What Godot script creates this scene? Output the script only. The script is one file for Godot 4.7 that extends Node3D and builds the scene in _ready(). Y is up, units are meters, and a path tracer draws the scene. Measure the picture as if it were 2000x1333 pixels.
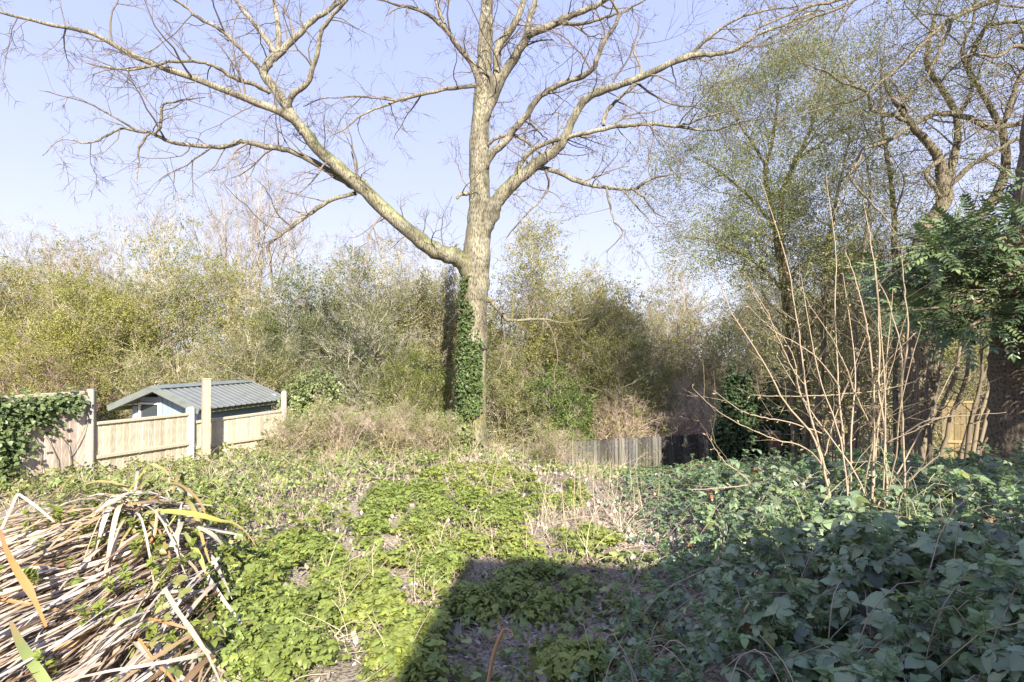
extends Node3D

# ---------------------------------------------------------------- helpers
const FOCAL := 1080.0
const EYE := 1.65
const PITCH := 1.247
var cam_basis := Basis(Vector3.RIGHT, deg_to_rad(PITCH))
var rng := RandomNumberGenerator.new()
var lump := FastNoiseLite.new()
var taken := {}
var M := {}
var meshes := {}

class Shape:
	var v := PackedVector3Array()
	var n := PackedVector3Array()
	var c := PackedColorArray()
	var i := PackedInt32Array()

	func tube(p: PackedVector3Array, r: PackedFloat32Array, sides: int, col: Color, moss := 0.0) -> void:
		var k := p.size()
		if k < 2:
			return
		var start := v.size()
		var d := (p[1] - p[0]).normalized()
		var u := d.cross(Vector3(0.31, 0.17, 0.93) if absf(d.y) > 0.6 else Vector3.UP).normalized()
		for a in k:
			if a == k - 1:
				d = (p[a] - p[a - 1]).normalized()
			elif a > 0:
				d = (p[a + 1] - p[a - 1]).normalized()
			u = (u - d * u.dot(d)).normalized()
			var w := d.cross(u)
			for s in sides:
				var f := TAU * s / sides
				var o := u * cos(f) + w * sin(f)
				v.append(p[a] + o * r[a])
				n.append(o)
				if moss > 0.0:
					var g := clampf((o.y * 0.6 + 0.25) * moss * clampf(r[a] * 9.0, 0.0, 1.0), 0.0, 1.0)
					c.append(col.lerp(Color(0.17, 0.19, 0.06), g))
				else:
					c.append(col)
		for a in k - 1:
			for s in sides:
				var q := start + a * sides
				var e := (s + 1) % sides
				i.append_array([q + s, q + sides + s, q + e, q + e, q + sides + s, q + sides + e])
		if r[0] > 0.018:
			var foot := v.size()
			var d0 := (p[1] - p[0]).normalized()
			v.append(p[0] - d0 * r[0] * 0.5)
			n.append(-d0)
			c.append(col)
			for s in sides:
				i.append_array([start + s, start + (s + 1) % sides, foot])
		var cap := v.size()
		v.append(p[k - 1] + d * r[k - 1] * 0.4)
		n.append(d)
		c.append(col)
		for s in sides:
			i.append_array([start + (k - 1) * sides + s, cap, start + (k - 1) * sides + (s + 1) % sides])

	func tri(a: Vector3, b: Vector3, d: Vector3, col: Color) -> void:
		var m := (d - a).cross(b - a).normalized()
		var s := v.size()
		v.append_array([a, b, d])
		n.append_array([m, m, m])
		c.append_array([col, col, col])
		i.append_array([s, s + 1, s + 2])

	func quad(a: Vector3, b: Vector3, d: Vector3, e: Vector3, col: Color) -> void:
		tri(a, b, d, col)
		tri(a, d, e, col)

	# a box with its own axes, edges chamfered by ch
	func box(t: Transform3D, size: Vector3, col: Color, ch := 0.0) -> void:
		var h := size * 0.5
		var g := maxf(ch, 0.0)
		for ax in 3:
			for s in [-1.0, 1.0]:
				var nn := Vector3.ZERO
				nn[ax] = s
				var b1 := Vector3.ZERO
				b1[(ax + 1) % 3] = h[(ax + 1) % 3] - g
				var b2 := Vector3.ZERO
				b2[(ax + 2) % 3] = h[(ax + 2) % 3] - g
				var o: Vector3 = nn * h[ax]
				var q: Array = [o - b1 - b2, o - b1 + b2, o + b1 + b2, o + b1 - b2]
				if s < 0:
					q.reverse()
				quad(t * q[0], t * q[1], t * q[2], t * q[3], col)
		if g > 0.0:
			for ax in 3:
				var a1 := (ax + 1) % 3
				var a2 := (ax + 2) % 3
				for s in [-1.0, 1.0]:
					for w in [-1.0, 1.0]:
						var along := Vector3.ZERO
						along[ax] = h[ax] - g
						var p1 := Vector3.ZERO
						p1[a1] = s * h[a1]
						p1[a2] = w * (h[a2] - g)
						var p2 := Vector3.ZERO
						p2[a1] = s * (h[a1] - g)
						p2[a2] = w * h[a2]
						var q2: Array = [p1 - along, p1 + along, p2 + along, p2 - along]
						if s * w < 0:
							q2.reverse()
						quad(t * q2[0], t * q2[1], t * q2[2], t * q2[3], col)
			for s in 8:
				var sg := Vector3(1 if s & 1 else -1, 1 if s & 2 else -1, 1 if s & 4 else -1)
				var k: Array = []
				for ax in 3:
					var p := Vector3(h.x - g, h.y - g, h.z - g)
					p[ax] = h[ax]
					k.append(t * (p * sg))
				if sg.x * sg.y * sg.z > 0:
					tri(k[0], k[2], k[1], col)
				else:
					tri(k[0], k[1], k[2], col)

	# a leaf: x across, y along, z its upper side
	func leaf(t: Transform3D, l: float, w: float, prof: Array, fold: float, droop: float, col: Color, pleat := 0.0) -> void:
		var k := prof.size()
		var s := v.size()
		for a in k:
			var f := float(a) / (k - 1)
			var y := l * f
			var x: float = w * prof[a]
			var z := -droop * l * f * f
			var lift := (pleat if a % 2 == 1 else -pleat) * l
			for e in [-1.0, 0.0, 1.0]:
				v.append(t * Vector3(e * x, y, z + absf(e) * (fold * x + lift)))
				n.append((t.basis * Vector3(-e * fold, 2.0 * droop * f + (lift / l * 9.0 * absf(e)), 1.0)).normalized())
				c.append(col if e != 0.0 else Color(col.r * 1.12, col.g * 1.12, col.b * 1.1))
		for a in k - 1:
			for e in 2:
				var q := s + a * 3 + e
				i.append_array([q, q + 3, q + 1, q + 1, q + 3, q + 4])

	# a long strap leaf along a path, folded along its middle
	func strap(p: PackedVector3Array, ws: PackedFloat32Array, up: Vector3, fold: float, cols: Array) -> void:
		var k := p.size()
		var s := v.size()
		for a in k:
			var d := (p[mini(a + 1, k - 1)] - p[maxi(a - 1, 0)]).normalized()
			var side := d.cross(up).normalized()
			var m := side.cross(d).normalized()
			var f := float(a) / (k - 1) * (cols.size() - 1)
			var c0: Color = cols[int(f)]
			var c1: Color = cols[mini(int(f) + 1, cols.size() - 1)]
			var col := c0.lerp(c1, f - int(f))
			for e in [-1.0, 0.0, 1.0]:
				v.append(p[a] + side * e * ws[a] + m * absf(e) * fold * ws[a])
				n.append((m - side * e * fold).normalized())
				c.append(col)
		for a in k - 1:
			for e in 2:
				var q := s + a * 3 + e
				i.append_array([q, q + 3, q + 1, q + 1, q + 3, q + 4])

	func ball(at: Vector3, axis: Vector3, r: float, stretch: float, col: Color) -> void:
		var d := axis.normalized()
		tube(PackedVector3Array([at - d * r * stretch, at - d * r * stretch * 0.4, at + d * r * stretch * 0.3, at + d * r * stretch]), PackedFloat32Array([r * 0.3, r * 0.95, r * 0.85, r * 0.1]), 5, col)

	func mesh() -> ArrayMesh:
		var a := []
		a.resize(Mesh.ARRAY_MAX)
		a[Mesh.ARRAY_VERTEX] = v
		a[Mesh.ARRAY_NORMAL] = n
		a[Mesh.ARRAY_COLOR] = c
		a[Mesh.ARRAY_INDEX] = i
		var m := ArrayMesh.new()
		m.add_surface_from_arrays(Mesh.PRIMITIVE_TRIANGLES, a)
		return m


func numbered(called: String) -> String:
	var k: int = taken.get(called, 0)
	taken[called] = k + 1
	return called if k == 0 else "%s_%03d" % [called, k]

func tag(o: Node, label: String, category := "", group := "", kind := "") -> void:
	if label: o.set_meta("label", label)
	if category: o.set_meta("category", category)
	if group: o.set_meta("group", group)
	if kind: o.set_meta("kind", kind)

func thing(called: String, label: String, category: String, where: Vector3, group := "", kind := "") -> Node3D:
	var o := Node3D.new()
	o.name = numbered(called)
	add_child(o)
	o.position = where
	tag(o, label, category, group, kind)
	return o

# shapes are given in world places; a part is set back by its thing's place
func part(called: String, s: Shape, mat: Material, parent: Node3D, kind := "") -> MeshInstance3D:
	var o := MeshInstance3D.new()
	o.name = called
	o.mesh = s.mesh()
	o.material_override = mat
	parent.add_child(o, true)
	o.position = -where_of(parent) if parent != self else Vector3.ZERO
	if kind: o.set_meta("kind", kind)
	return o

func where_of(o: Node3D) -> Vector3:
	var p := Vector3.ZERO
	while o != self:
		p += o.position
		o = o.get_parent()
	return p

func copies(called: String, mesh: Mesh, mat: Material, parent: Node3D, ts: Array, cs: Array, kind := "stuff") -> MultiMeshInstance3D:
	var mm := MultiMesh.new()
	mm.transform_format = MultiMesh.TRANSFORM_3D
	mm.use_colors = true
	mm.mesh = mesh
	mm.instance_count = ts.size()
	for k in ts.size():
		mm.set_instance_transform(k, ts[k])
		mm.set_instance_color(k, cs[k])
	var o := MultiMeshInstance3D.new()
	o.name = called if parent != self else numbered(called)
	o.multimesh = mm
	o.material_override = mat
	parent.add_child(o, true)
	o.position = -where_of(parent) if parent != self else Vector3.ZERO
	if kind: o.set_meta("kind", kind)
	return o

# the place seen at a pixel of the 2000 x 1333 photograph, d metres ahead
func at(px: float, py: float, d: float) -> Vector3:
	return Vector3(0, EYE, 0) + cam_basis * Vector3((px - 1000.0) / FOCAL * d, -(py - 666.5) / FOCAL * d, -d)

func ground(x: float, zf: float) -> float:
	var y := -0.045 * clampf(zf, -6.0, 14.0)
	y -= smoothstep(lerpf(12.7, 8.6, smoothstep(-0.5, 1.4, x)), 16.0, zf) * lerpf(0.45, 1.25, smoothstep(-3.5, 0.5, x))
	y += lump.get_noise_2d(x * 22.0, zf * 22.0) * 0.08 + lump.get_noise_2d(x * 70.0, zf * 70.0) * 0.025
	return y

func ground_at(px: float, py: float) -> Vector3:
	var dir := (at(px, py, 1.0) - Vector3(0, EYE, 0))
	var t := 0.5
	while t < 60.0:
		var p := Vector3(0, EYE, 0) + dir * t
		if p.y < ground(p.x, -p.z):
			return p
		t += 0.03
	return Vector3(0, EYE, 0) + dir * t

func rv() -> Vector3:
	return Vector3(rng.randf_range(-1, 1), rng.randf_range(-1, 1), rng.randf_range(-1, 1))

func rr(a: float, b: float) -> float:
	return rng.randf_range(a, b)

# y along dir, rolled about it
func along(pos: Vector3, dir: Vector3, roll: float, s: float) -> Transform3D:
	var y := dir.normalized()
	var x := y.cross(Vector3(0.2, 0.1, 0.97) if absf(y.y) > 0.7 else Vector3.UP).normalized()
	x = x.rotated(y, roll)
	return Transform3D(Basis(x * s, y * s, x.cross(y) * s), pos)

func leaf_frame(pos: Vector3, dir: Vector3, up: Vector3) -> Transform3D:
	var y := dir.normalized()
	var x := y.cross(up).normalized()
	return Transform3D(Basis(x, y, x.cross(y)), pos)

func shade(c: Color, f: float) -> Color:
	return Color(c.r * f, c.g * f, c.b * f)

func catmull(p: Array, w: Array, per: int, wob := 0.0) -> Array:
	var q := PackedVector3Array()
	var r := PackedFloat32Array()
	var k := p.size()
	for a in k - 1:
		var p0: Vector3 = p[maxi(a - 1, 0)]
		var p1: Vector3 = p[a]
		var p2: Vector3 = p[a + 1]
		var p3: Vector3 = p[mini(a + 2, k - 1)]
		for s in per:
			var t := float(s) / per
			var o := p1.cubic_interpolate(p2, p0, p3, t)
			if wob > 0.0:
				o += rv() * wob
			q.append(o)
			r.append(lerpf(w[a], w[a + 1], t) * rr(0.93, 1.07))
	q.append(p[k - 1])
	r.append(w[k - 1])
	return [q, r]

# px: x, y, width in pixels, again and again; depth runs from d0 to d1
func traced(px: Array, d0: float, d1: float, per := 3, wob := 0.0) -> Array:
	var p := []
	var w := []
	var k := px.size() / 3
	for a in k:
		var d := lerpf(d0, d1, float(a) / maxi(k - 1, 1))
		p.append(at(px[a * 3], px[a * 3 + 1], d))
		w.append(px[a * 3 + 2] * 0.5 * d / FOCAL)
	return catmull(p, w, per, wob)

# a crooked twig and its own twigs; tips collects [place, direction]
func grow(s: Shape, p: Vector3, dir: Vector3, l: float, r: float, level: int, o: Dictionary, tips: Array) -> void:
	var k := maxi(2, int(l / o.step))
	var pts := PackedVector3Array([p])
	var rad := PackedFloat32Array([r])
	var d := dir.normalized()
	var dirs := [d]
	for a in k:
		d = (d + rv() * o.wob + Vector3.UP * o.up).normalized()
		p += d * l / k
		pts.append(p)
		rad.append(r * (1.0 - 0.75 * (a + 1) / k))
		dirs.append(d)
	s.tube(pts, rad, 5 if r > 0.02 else (4 if r > 0.009 else 3), shade(o.col, rr(0.8, 1.2)), o.get("moss", 0.0))
	tips.append([p, d, level])
	if level <= 0:
		return
	var kids := int(o.kids * rr(0.7, 1.3) + 0.5)
	for a in kids:
		var t := rr(0.2, 1.0)
		var m := mini(int(t * k), k - 1)
		var q := pts[m].lerp(pts[m + 1], t * k - m)
		var dd: Vector3 = dirs[m + 1]
		var side := dd.cross(rv()).normalized()
		grow(s, q, dd * o.fwd + side * rr(0.6, 1.0), l * rr(0.4, 0.75) * (1.15 - 0.5 * t), maxf(r * (1.0 - 0.6 * t) * 0.6, o.minr), level - 1, o, tips)

# twigs all along a limb
func sprout(s: Shape, limb: Array, every: float, t0: float, lmin: float, lmax: float, level: int, o: Dictionary, tips: Array) -> void:
	var p: PackedVector3Array = limb[0]
	var r: PackedFloat32Array = limb[1]
	var total := 0.0
	for a in p.size() - 1:
		total += p[a].distance_to(p[a + 1])
	var run := 0.0
	var next := total * t0 + rr(0, every)
	for a in p.size() - 1:
		var l := p[a].distance_to(p[a + 1])
		while next < run + l:
			var q := p[a].lerp(p[a + 1], (next - run) / l)
			var d := (p[a + 1] - p[a]).normalized()
			var side := d.cross(rv()).normalized()
			var f := next / total
			grow(s, q, d * rr(0.2, 1.0) + side + Vector3.UP * o.get("lift", 0.1), rr(lmin, lmax) * (1.1 - 0.4 * f), clampf(r[a] * 0.4, o.minr, o.get("maxr", 0.012)), level, o, tips)
			next += every * rr(0.6, 1.4)
		run += l

func paint(c: Color, rough := 0.9) -> StandardMaterial3D:
	var m := StandardMaterial3D.new()
	m.albedo_color = c.linear_to_srgb()
	m.roughness = rough
	m.vertex_color_use_as_albedo = true
	return m

func foliage(rough: float, through: float, spec := 0.5) -> StandardMaterial3D:
	var m := paint(Color.WHITE, rough)
	m.backlight_enabled = true
	m.backlight = Color(through, through, through)
	m.metallic_specular = spec
	m.cull_mode = BaseMaterial3D.CULL_DISABLED
	return m

# stains, lichen and moss on a bark already built: dark vertical weathering, green towards the foot and the forks
func weather(s: Shape, moss_low: float, moss_high: float, green: float, strong := 1.0) -> void:
	var f := FastNoiseLite.new()
	f.seed = 77
	f.frequency = 1.0
	f.fractal_octaves = 4
	for k in s.v.size():
		var p := s.v[k]
		var q := Vector3(p.x * 5.0, p.y * 1.3, p.z * 5.0)
		var g := f.get_noise_3dv(q)
		var c := shade(s.c[k], clampf(1.0 + g * 1.3 * strong, 0.45, 1.5))
		var pale := clampf(f.get_noise_3dv(p * 3.0 + Vector3.ONE * 9.0) * 3.0 - 0.6, 0.0, 0.42 * strong)
		c = c.lerp(Color(0.40, 0.39, 0.33), pale)
		var m := clampf((1.0 - smoothstep(moss_low, moss_high, p.y)) * (0.55 + f.get_noise_3dv(p * 2.0) * 2.2), 0.0, 0.8) * green
		s.c[k] = c.lerp(Color(0.20, 0.20, 0.06), m)

# grey noise picture round a mean of 1, for grain that multiplies the vertex colour
func grain(seed_: int, size: int, freq: float, lo: float, hi: float, stretch := 1) -> Image:
	var f := FastNoiseLite.new()
	f.seed = seed_
	f.frequency = freq
	f.fractal_octaves = 5
	f.fractal_gain = 0.6
	var im := f.get_seamless_image(size, size)
	im.convert(Image.FORMAT_RGB8)
	if stretch > 1:
		im.resize(size, size / stretch)
	for y in im.get_height():
		for x in size:
			var g := lerpf(lo, hi, im.get_pixel(x, y).r)
			im.set_pixel(x, y, Color(g, g, g))
	return im

func rough_skin(m: StandardMaterial3D, im: Image, scale: Vector3, relief: float, world := true) -> void:
	m.albedo_texture = ImageTexture.create_from_image(im)
	m.uv1_triplanar = true
	m.uv1_world_triplanar = world
	m.uv1_scale = scale
	if relief > 0.0:
		m.heightmap_enabled = true
		m.heightmap_texture = m.albedo_texture
		m.heightmap_scale = relief

# ------------------------------------------------- sprays, leaves and tufts that are laid out many times
func twig_spray(seed_: int, n: int, thick: float) -> ArrayMesh:
	rng.seed = seed_
	var s := Shape.new()
	var o := {"step": 0.13, "wob": 0.22, "up": 0.03, "kids": n, "fwd": 0.9, "minr": thick * 0.5, "col": Color.WHITE}
	grow(s, Vector3.ZERO, Vector3.UP, 1.0, thick, 2, o, [])
	return s.mesh()

func leaf_spray(seed_: int, n: int, size: float, aspect := 0.55) -> ArrayMesh:
	rng.seed = seed_
	var s := Shape.new()
	var tips := []
	var o := {"step": 0.13, "wob": 0.22, "up": 0.03, "kids": 5, "fwd": 0.9, "minr": 0.002, "col": Color.WHITE}
	var bare := Shape.new()
	grow(bare, Vector3.ZERO, Vector3.UP, 1.0, 0.004, 2, o, tips)
	for k in n:
		var tip: Array = tips[rng.randi() % tips.size()]
		var p: Vector3 = tip[0] - tip[1] * rr(0.0, 0.25) + rv() * 0.03
		var d := (rv() + Vector3(tip[1]) * 0.5).normalized()
		var t := leaf_frame(p, d, (rv() + Vector3.UP * 0.8).normalized())
		var l := size * rr(0.7, 1.3)
		s.leaf(t, l, l * aspect * 0.5, [0.1, 1.0, 0.05], rr(0.1, 0.4), rr(0.0, 0.3), shade(Color.WHITE, rr(0.75, 1.25)))
	return s.mesh()

func ivy_cluster(seed_: int, n: int, size: float, spread: float) -> ArrayMesh:
	rng.seed = seed_
	var s := Shape.new()
	for k in n:
		var p := Vector3(rr(-1, 1), rr(-0.3, 0.3), rr(-1, 1)) * spread
		var d := Vector3(rr(-1, 1), rr(-0.9, 0.1), rr(-1, 1))
		var t := leaf_frame(p, d, (Vector3.UP + rv() * 0.7).normalized())
		var l := size * rr(0.65, 1.25)
		s.leaf(t, l, l * 0.5, [0.35, 1.0, 0.55, 0.5, 0.04], rr(0.05, 0.3), rr(0.0, 0.35), shade(Color.WHITE, rr(0.7, 1.3)))
	return s.mesh()

# low lobed leaves on short stalks, in a cushion
func cushion(seed_: int, n: int, size: float, spread: float, high: float) -> ArrayMesh:
	rng.seed = seed_
	var s := Shape.new()
	for k in n:
		var a := rr(0, TAU)
		var out := Vector3(cos(a), 0, sin(a))
		var q := sqrt(rng.randf()) * spread
		var p := out * q + Vector3.UP * high * rr(0.45, 1.0) * (1.0 - 0.4 * q / spread)
		s.tube(PackedVector3Array([out * q * 0.3, p]), PackedFloat32Array([0.0014, 0.001]), 3, Color(0.8, 0.85, 0.8))
		var nrm := (Vector3.UP * 1.3 + out * rr(-0.2, 0.9) + rv() * 0.5).normalized()
		var turn := rr(0, TAU)
		var l := size * rr(0.65, 1.25)
		var tone := rr(0.75, 1.25)
		for b in [-1.15, 0.0, 1.15]:
			var d := Vector3(cos(turn + b), 0, sin(turn + b))
			d = (d - nrm * d.dot(nrm)).normalized()
			s.leaf(leaf_frame(p, d, nrm), l * (1.0 if b == 0.0 else 0.88), l * 0.36, [0.2, 0.75, 1.0, 0.72, 0.45], rr(0.05, 0.35), rr(0.05, 0.5), shade(Color.WHITE, tone * rr(0.9, 1.1)))
	return s.mesh()

func bramble_leaf(seed_: int, n: int) -> ArrayMesh:
	rng.seed = seed_
	var s := Shape.new()
	var stalk := PackedVector3Array([Vector3(0, 0, 0), Vector3(0, 0.012, 0.03), Vector3(0, 0.012, 0.06)])
	s.tube(stalk, PackedFloat32Array([0.0014, 0.0012, 0.001]), 3, Color(0.9, 0.9, 0.7))
	var angles := [0.0, 1.2, -1.2] if n == 3 else [0.0, 0.95, -0.95, 2.0, -2.0]
	for k in angles.size():
		var b: float = angles[k] + rr(-0.12, 0.12)
		var d := Vector3(sin(b), rr(-0.25, 0.05), cos(b))
		var nrm := (Vector3.UP + rv() * 0.3).normalized()
		var l := (0.082 if k == 0 else 0.066 if k < 3 else 0.05) * rr(0.85, 1.2)
		s.leaf(leaf_frame(Vector3(0, 0.012, 0.06) + d.normalized() * (0.014 if k == 0 else 0.002), d, nrm), l, l * rr(0.33, 0.42), [0.1, 0.5, 0.76, 0.92, 1.0, 1.0, 0.93, 0.82, 0.66, 0.46, 0.24, 0.02], rr(0.0, 0.35), rr(0.0, 0.6), shade(Color.WHITE, rr(0.7, 1.2)), 0.014)
	return s.mesh()

func shoot(seed_: int) -> ArrayMesh:
	rng.seed = seed_
	var s := Shape.new()
	s.tube(PackedVector3Array([Vector3.ZERO, Vector3(0.01, 0.06, 0), Vector3(0.0, 0.11, 0.01)]), PackedFloat32Array([0.002, 0.0018, 0.0008]), 3, Color(0.9, 0.9, 0.7))
	for k in 16:
		var h := rr(0.03, 0.11)
		var a := k * 2.4
		var d := Vector3(cos(a), rr(0.1, 0.9), sin(a))
		var l := rr(0.022, 0.042)
		s.leaf(leaf_frame(Vector3(0, h, 0), d, Vector3.UP + rv() * 0.5), l, l * 0.32, [0.15, 0.8, 1.0, 0.6, 0.04], 0.35, rr(0, 0.4), shade(Color.WHITE, rr(0.8, 1.2)))
	return s.mesh()

func dry_tuft(seed_: int, n: int, lmax: float, lean: float) -> ArrayMesh:
	rng.seed = seed_
	var s := Shape.new()
	for k in n:
		var p := Vector3(rr(-0.07, 0.07), 0, rr(-0.07, 0.07))
		var d := (Vector3.UP + Vector3(rr(-1, 1), 0, rr(-1, 1)) * lean).normalized()
		var l := lmax * rr(0.35, 1.0)
		var pts := PackedVector3Array([p])
		var ws := PackedFloat32Array([0.0024])
		for a in 4:
			d = (d + rv() * 0.28 + Vector3.DOWN * 0.07 * a * lean).normalized()
			p += d * l / 4
			pts.append(p)
			ws.append(0.0026 * (1.0 - 0.2 * a))
		s.strap(pts, ws, rv().normalized(), 0.3, [shade(Color.WHITE, rr(0.7, 1.2)), shade(Color.WHITE, rr(0.7, 1.2))])
	return s.mesh()

func litter_patch(seed_: int, n: int) -> ArrayMesh:
	rng.seed = seed_
	var s := Shape.new()
	for k in n:
		var p := Vector3(rr(-0.12, 0.12), rr(0.002, 0.02), rr(-0.12, 0.12))
		var l := rr(0.025, 0.06)
		s.leaf(leaf_frame(p, Vector3(rr(-1, 1), rr(-0.2, 0.3), rr(-1, 1)), (Vector3.UP + rv() * 0.6).normalized()), l, l * rr(0.2, 0.4), [0.1, 0.9, 1.0, 0.6, 0.05], rr(-0.5, 0.6), rr(-0.6, 0.6), shade(Color.WHITE, rr(0.55, 1.35)))
	return s.mesh()

# a pinnate evergreen leaf, rachis along y, arching
func frond(seed_: int) -> ArrayMesh:
	rng.seed = seed_
	var s := Shape.new()
	var pts := PackedVector3Array()
	var rad := PackedFloat32Array()
	for a in 9:
		var f := a / 8.0
		pts.append(Vector3(0, 0.42 * f, 0.05 * f - 0.16 * f * f))
		rad.append(lerpf(0.004, 0.0015, f))
	s.tube(pts, rad, 4, Color(1.0, 1.05, 0.7))
	for a in range(1, 9):
		for e in [-1.0, 1.0]:
			var d := Vector3(e * rr(0.9, 1.1), 0.45 + 0.05 * a, rr(-0.25, 0.0))
			var l := rr(0.085, 0.11) * (1.0 - 0.035 * absf(a - 4))
			s.leaf(leaf_frame(pts[a], d, Vector3(0, 0.1, 1) + rv() * 0.25), l, l * 0.19, [0.5, 1.0, 0.8, 0.03], 0.25, rr(0.05, 0.3), shade(Color.WHITE, rr(0.75, 1.2)))
	s.leaf(leaf_frame(pts[8], Vector3(0, 1, -0.4), Vector3(0, 0.3, 1)), 0.1, 0.02, [0.5, 1.0, 0.8, 0.03], 0.25, 0.2, Color.WHITE)
	return s.mesh()

# ---------------------------------------------------------------- plants
# a many-stemmed shrub or small tree: stems, branches, twigs and leaves inside an uneven dome
func shrub(called: String, label: String, category: String, group: String, base: Vector3, h: float, w: float, o: Dictionary) -> Node3D:
	rng.seed = o.seed
	var t := thing(called, label, category, base, group)
	var stems := Shape.new()
	var branches := Shape.new()
	var tw_t := []
	var tw_c := []
	var lf_t := []
	var lf_c := []
	var tcol: Color = o.twig
	var leaf_a: Color = o.get("leaf_a", Color.WHITE)
	var leaf_b: Color = o.get("leaf_b", Color.WHITE)
	var low: float = o.get("low", 0.15)
	var flat: float = o.get("flat", 0.55)
	var lean: Vector3 = o.get("lean", Vector3.ZERO)
	var sites := []
	var n_stems := int(o.stems * o.get("more", 1.7))
	for k in n_stems:
		var a: float = TAU * (k + rr(0, 0.8)) / n_stems
		var q := sqrt(rng.randf()) * 0.95
		var top := base + Vector3(cos(a) * w * q, h * (1.0 - flat * q * q) * rr(0.82, 1.0), sin(a) * w * q * o.get("deep", 0.8)) + lean * h
		var foot := base + Vector3(cos(a), 0, sin(a)) * w * 0.12 * q - Vector3.UP * 0.15
		var mid := foot.lerp(top, 0.45) + Vector3.UP * h * 0.12 * q + rv() * 0.15 * w * 0.4
		var r0: float = o.get("r", 0.036) * rr(0.5, 1.2)
		var limb := catmull([foot, foot.lerp(mid, 0.5) + rv() * 0.1, mid, mid.lerp(top, 0.5) + rv() * 0.15 * h * 0.15, top], [r0, r0 * 0.85, r0 * 0.65, r0 * 0.4, r0 * 0.12], 3, 0.02 * h)
		stems.tube(limb[0], limb[1], 6, shade(o.stem, rr(0.8, 1.2)), o.get("moss", 0.0))
		var pts: PackedVector3Array = limb[0]
		for m in range(2, pts.size()):
			var f := float(m) / (pts.size() - 1)
			if f < low:
				continue
			for b in o.get("per", 2):
				var d := (Vector3(rr(-1, 1), rr(0.0, 1.0), rr(-1, 1)) + (pts[m] - base - Vector3.UP * h * 0.4).normalized() * 0.5).normalized()
				var l: float = rr(0.5, 1.3) * h * 0.2 * (1.1 - 0.45 * f)
				var tips := []
				grow(branches, pts[m], d, l, 0.013 * o.get("br", 1.0), 1, {"step": l / 4.0, "wob": 0.25, "up": 0.05, "kids": 2, "fwd": 0.8, "minr": 0.007, "col": shade(tcol, 1.1)}, tips)
				for tip in tips:
					sites.append([tip[0], tip[1], f])
					sites.append([tip[0].lerp(pts[m], rr(0.2, 0.7)), tip[1], f])
			sites.append([pts[m], (pts[m] - pts[m - 1]).normalized(), f])
	var clump := FastNoiseLite.new()
	clump.seed = o.seed
	clump.frequency = 0.75
	var size: float = o.get("spray", 0.85)
	for k in o.get("twigs", 700):
		var site: Array = sites[rng.randi() % sites.size()]
		var p: Vector3 = site[0]
		var d: Vector3 = (Vector3(site[1]) + rv() * 0.8 + Vector3.UP * o.get("rise", 0.25)).normalized()
		tw_t.append(along(p, d, rr(0, TAU), size * rr(0.6, 1.25)))
		tw_c.append(shade(tcol, rr(0.65, 1.35)))
	var made := 0
	var tries := 0
	while made < o.get("leaves", 0) and tries < 60000:
		tries += 1
		var site2: Array = sites[rng.randi() % sites.size()]
		var p2: Vector3 = site2[0]
		if clump.get_noise_3dv(p2) < o.get("gaps", -0.04) + rr(-0.12, 0.12):
			continue
		var d2: Vector3 = (Vector3(site2[1]) + rv() * 0.8 + Vector3.UP * o.get("rise", 0.25)).normalized()
		lf_t.append(along(p2, d2, rr(0, TAU), size * rr(0.6, 1.25)))
		lf_c.append(shade(leaf_a.lerp(leaf_b, clampf(0.5 + clump.get_noise_3dv(p2 * 1.7 + Vector3.ONE * 40.0) * 1.3 + rr(-0.3, 0.3), 0, 1)), rr(0.75, 1.25)))
		made += 1
	part("trunk", stems, M.stem, t)
	part("branches", branches, M.twig, t, "stuff")
	if tw_t.size():
		copies("twigs", meshes[o.get("twig_mesh", "twig_a")], M.twig, t, tw_t, tw_c)
	if lf_t.size():
		copies("leaves", meshes[o.get("leaf_mesh", "leaf_a")], M.get(o.get("leaf_mat", "young")), t, lf_t, lf_c)
	return t

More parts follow.
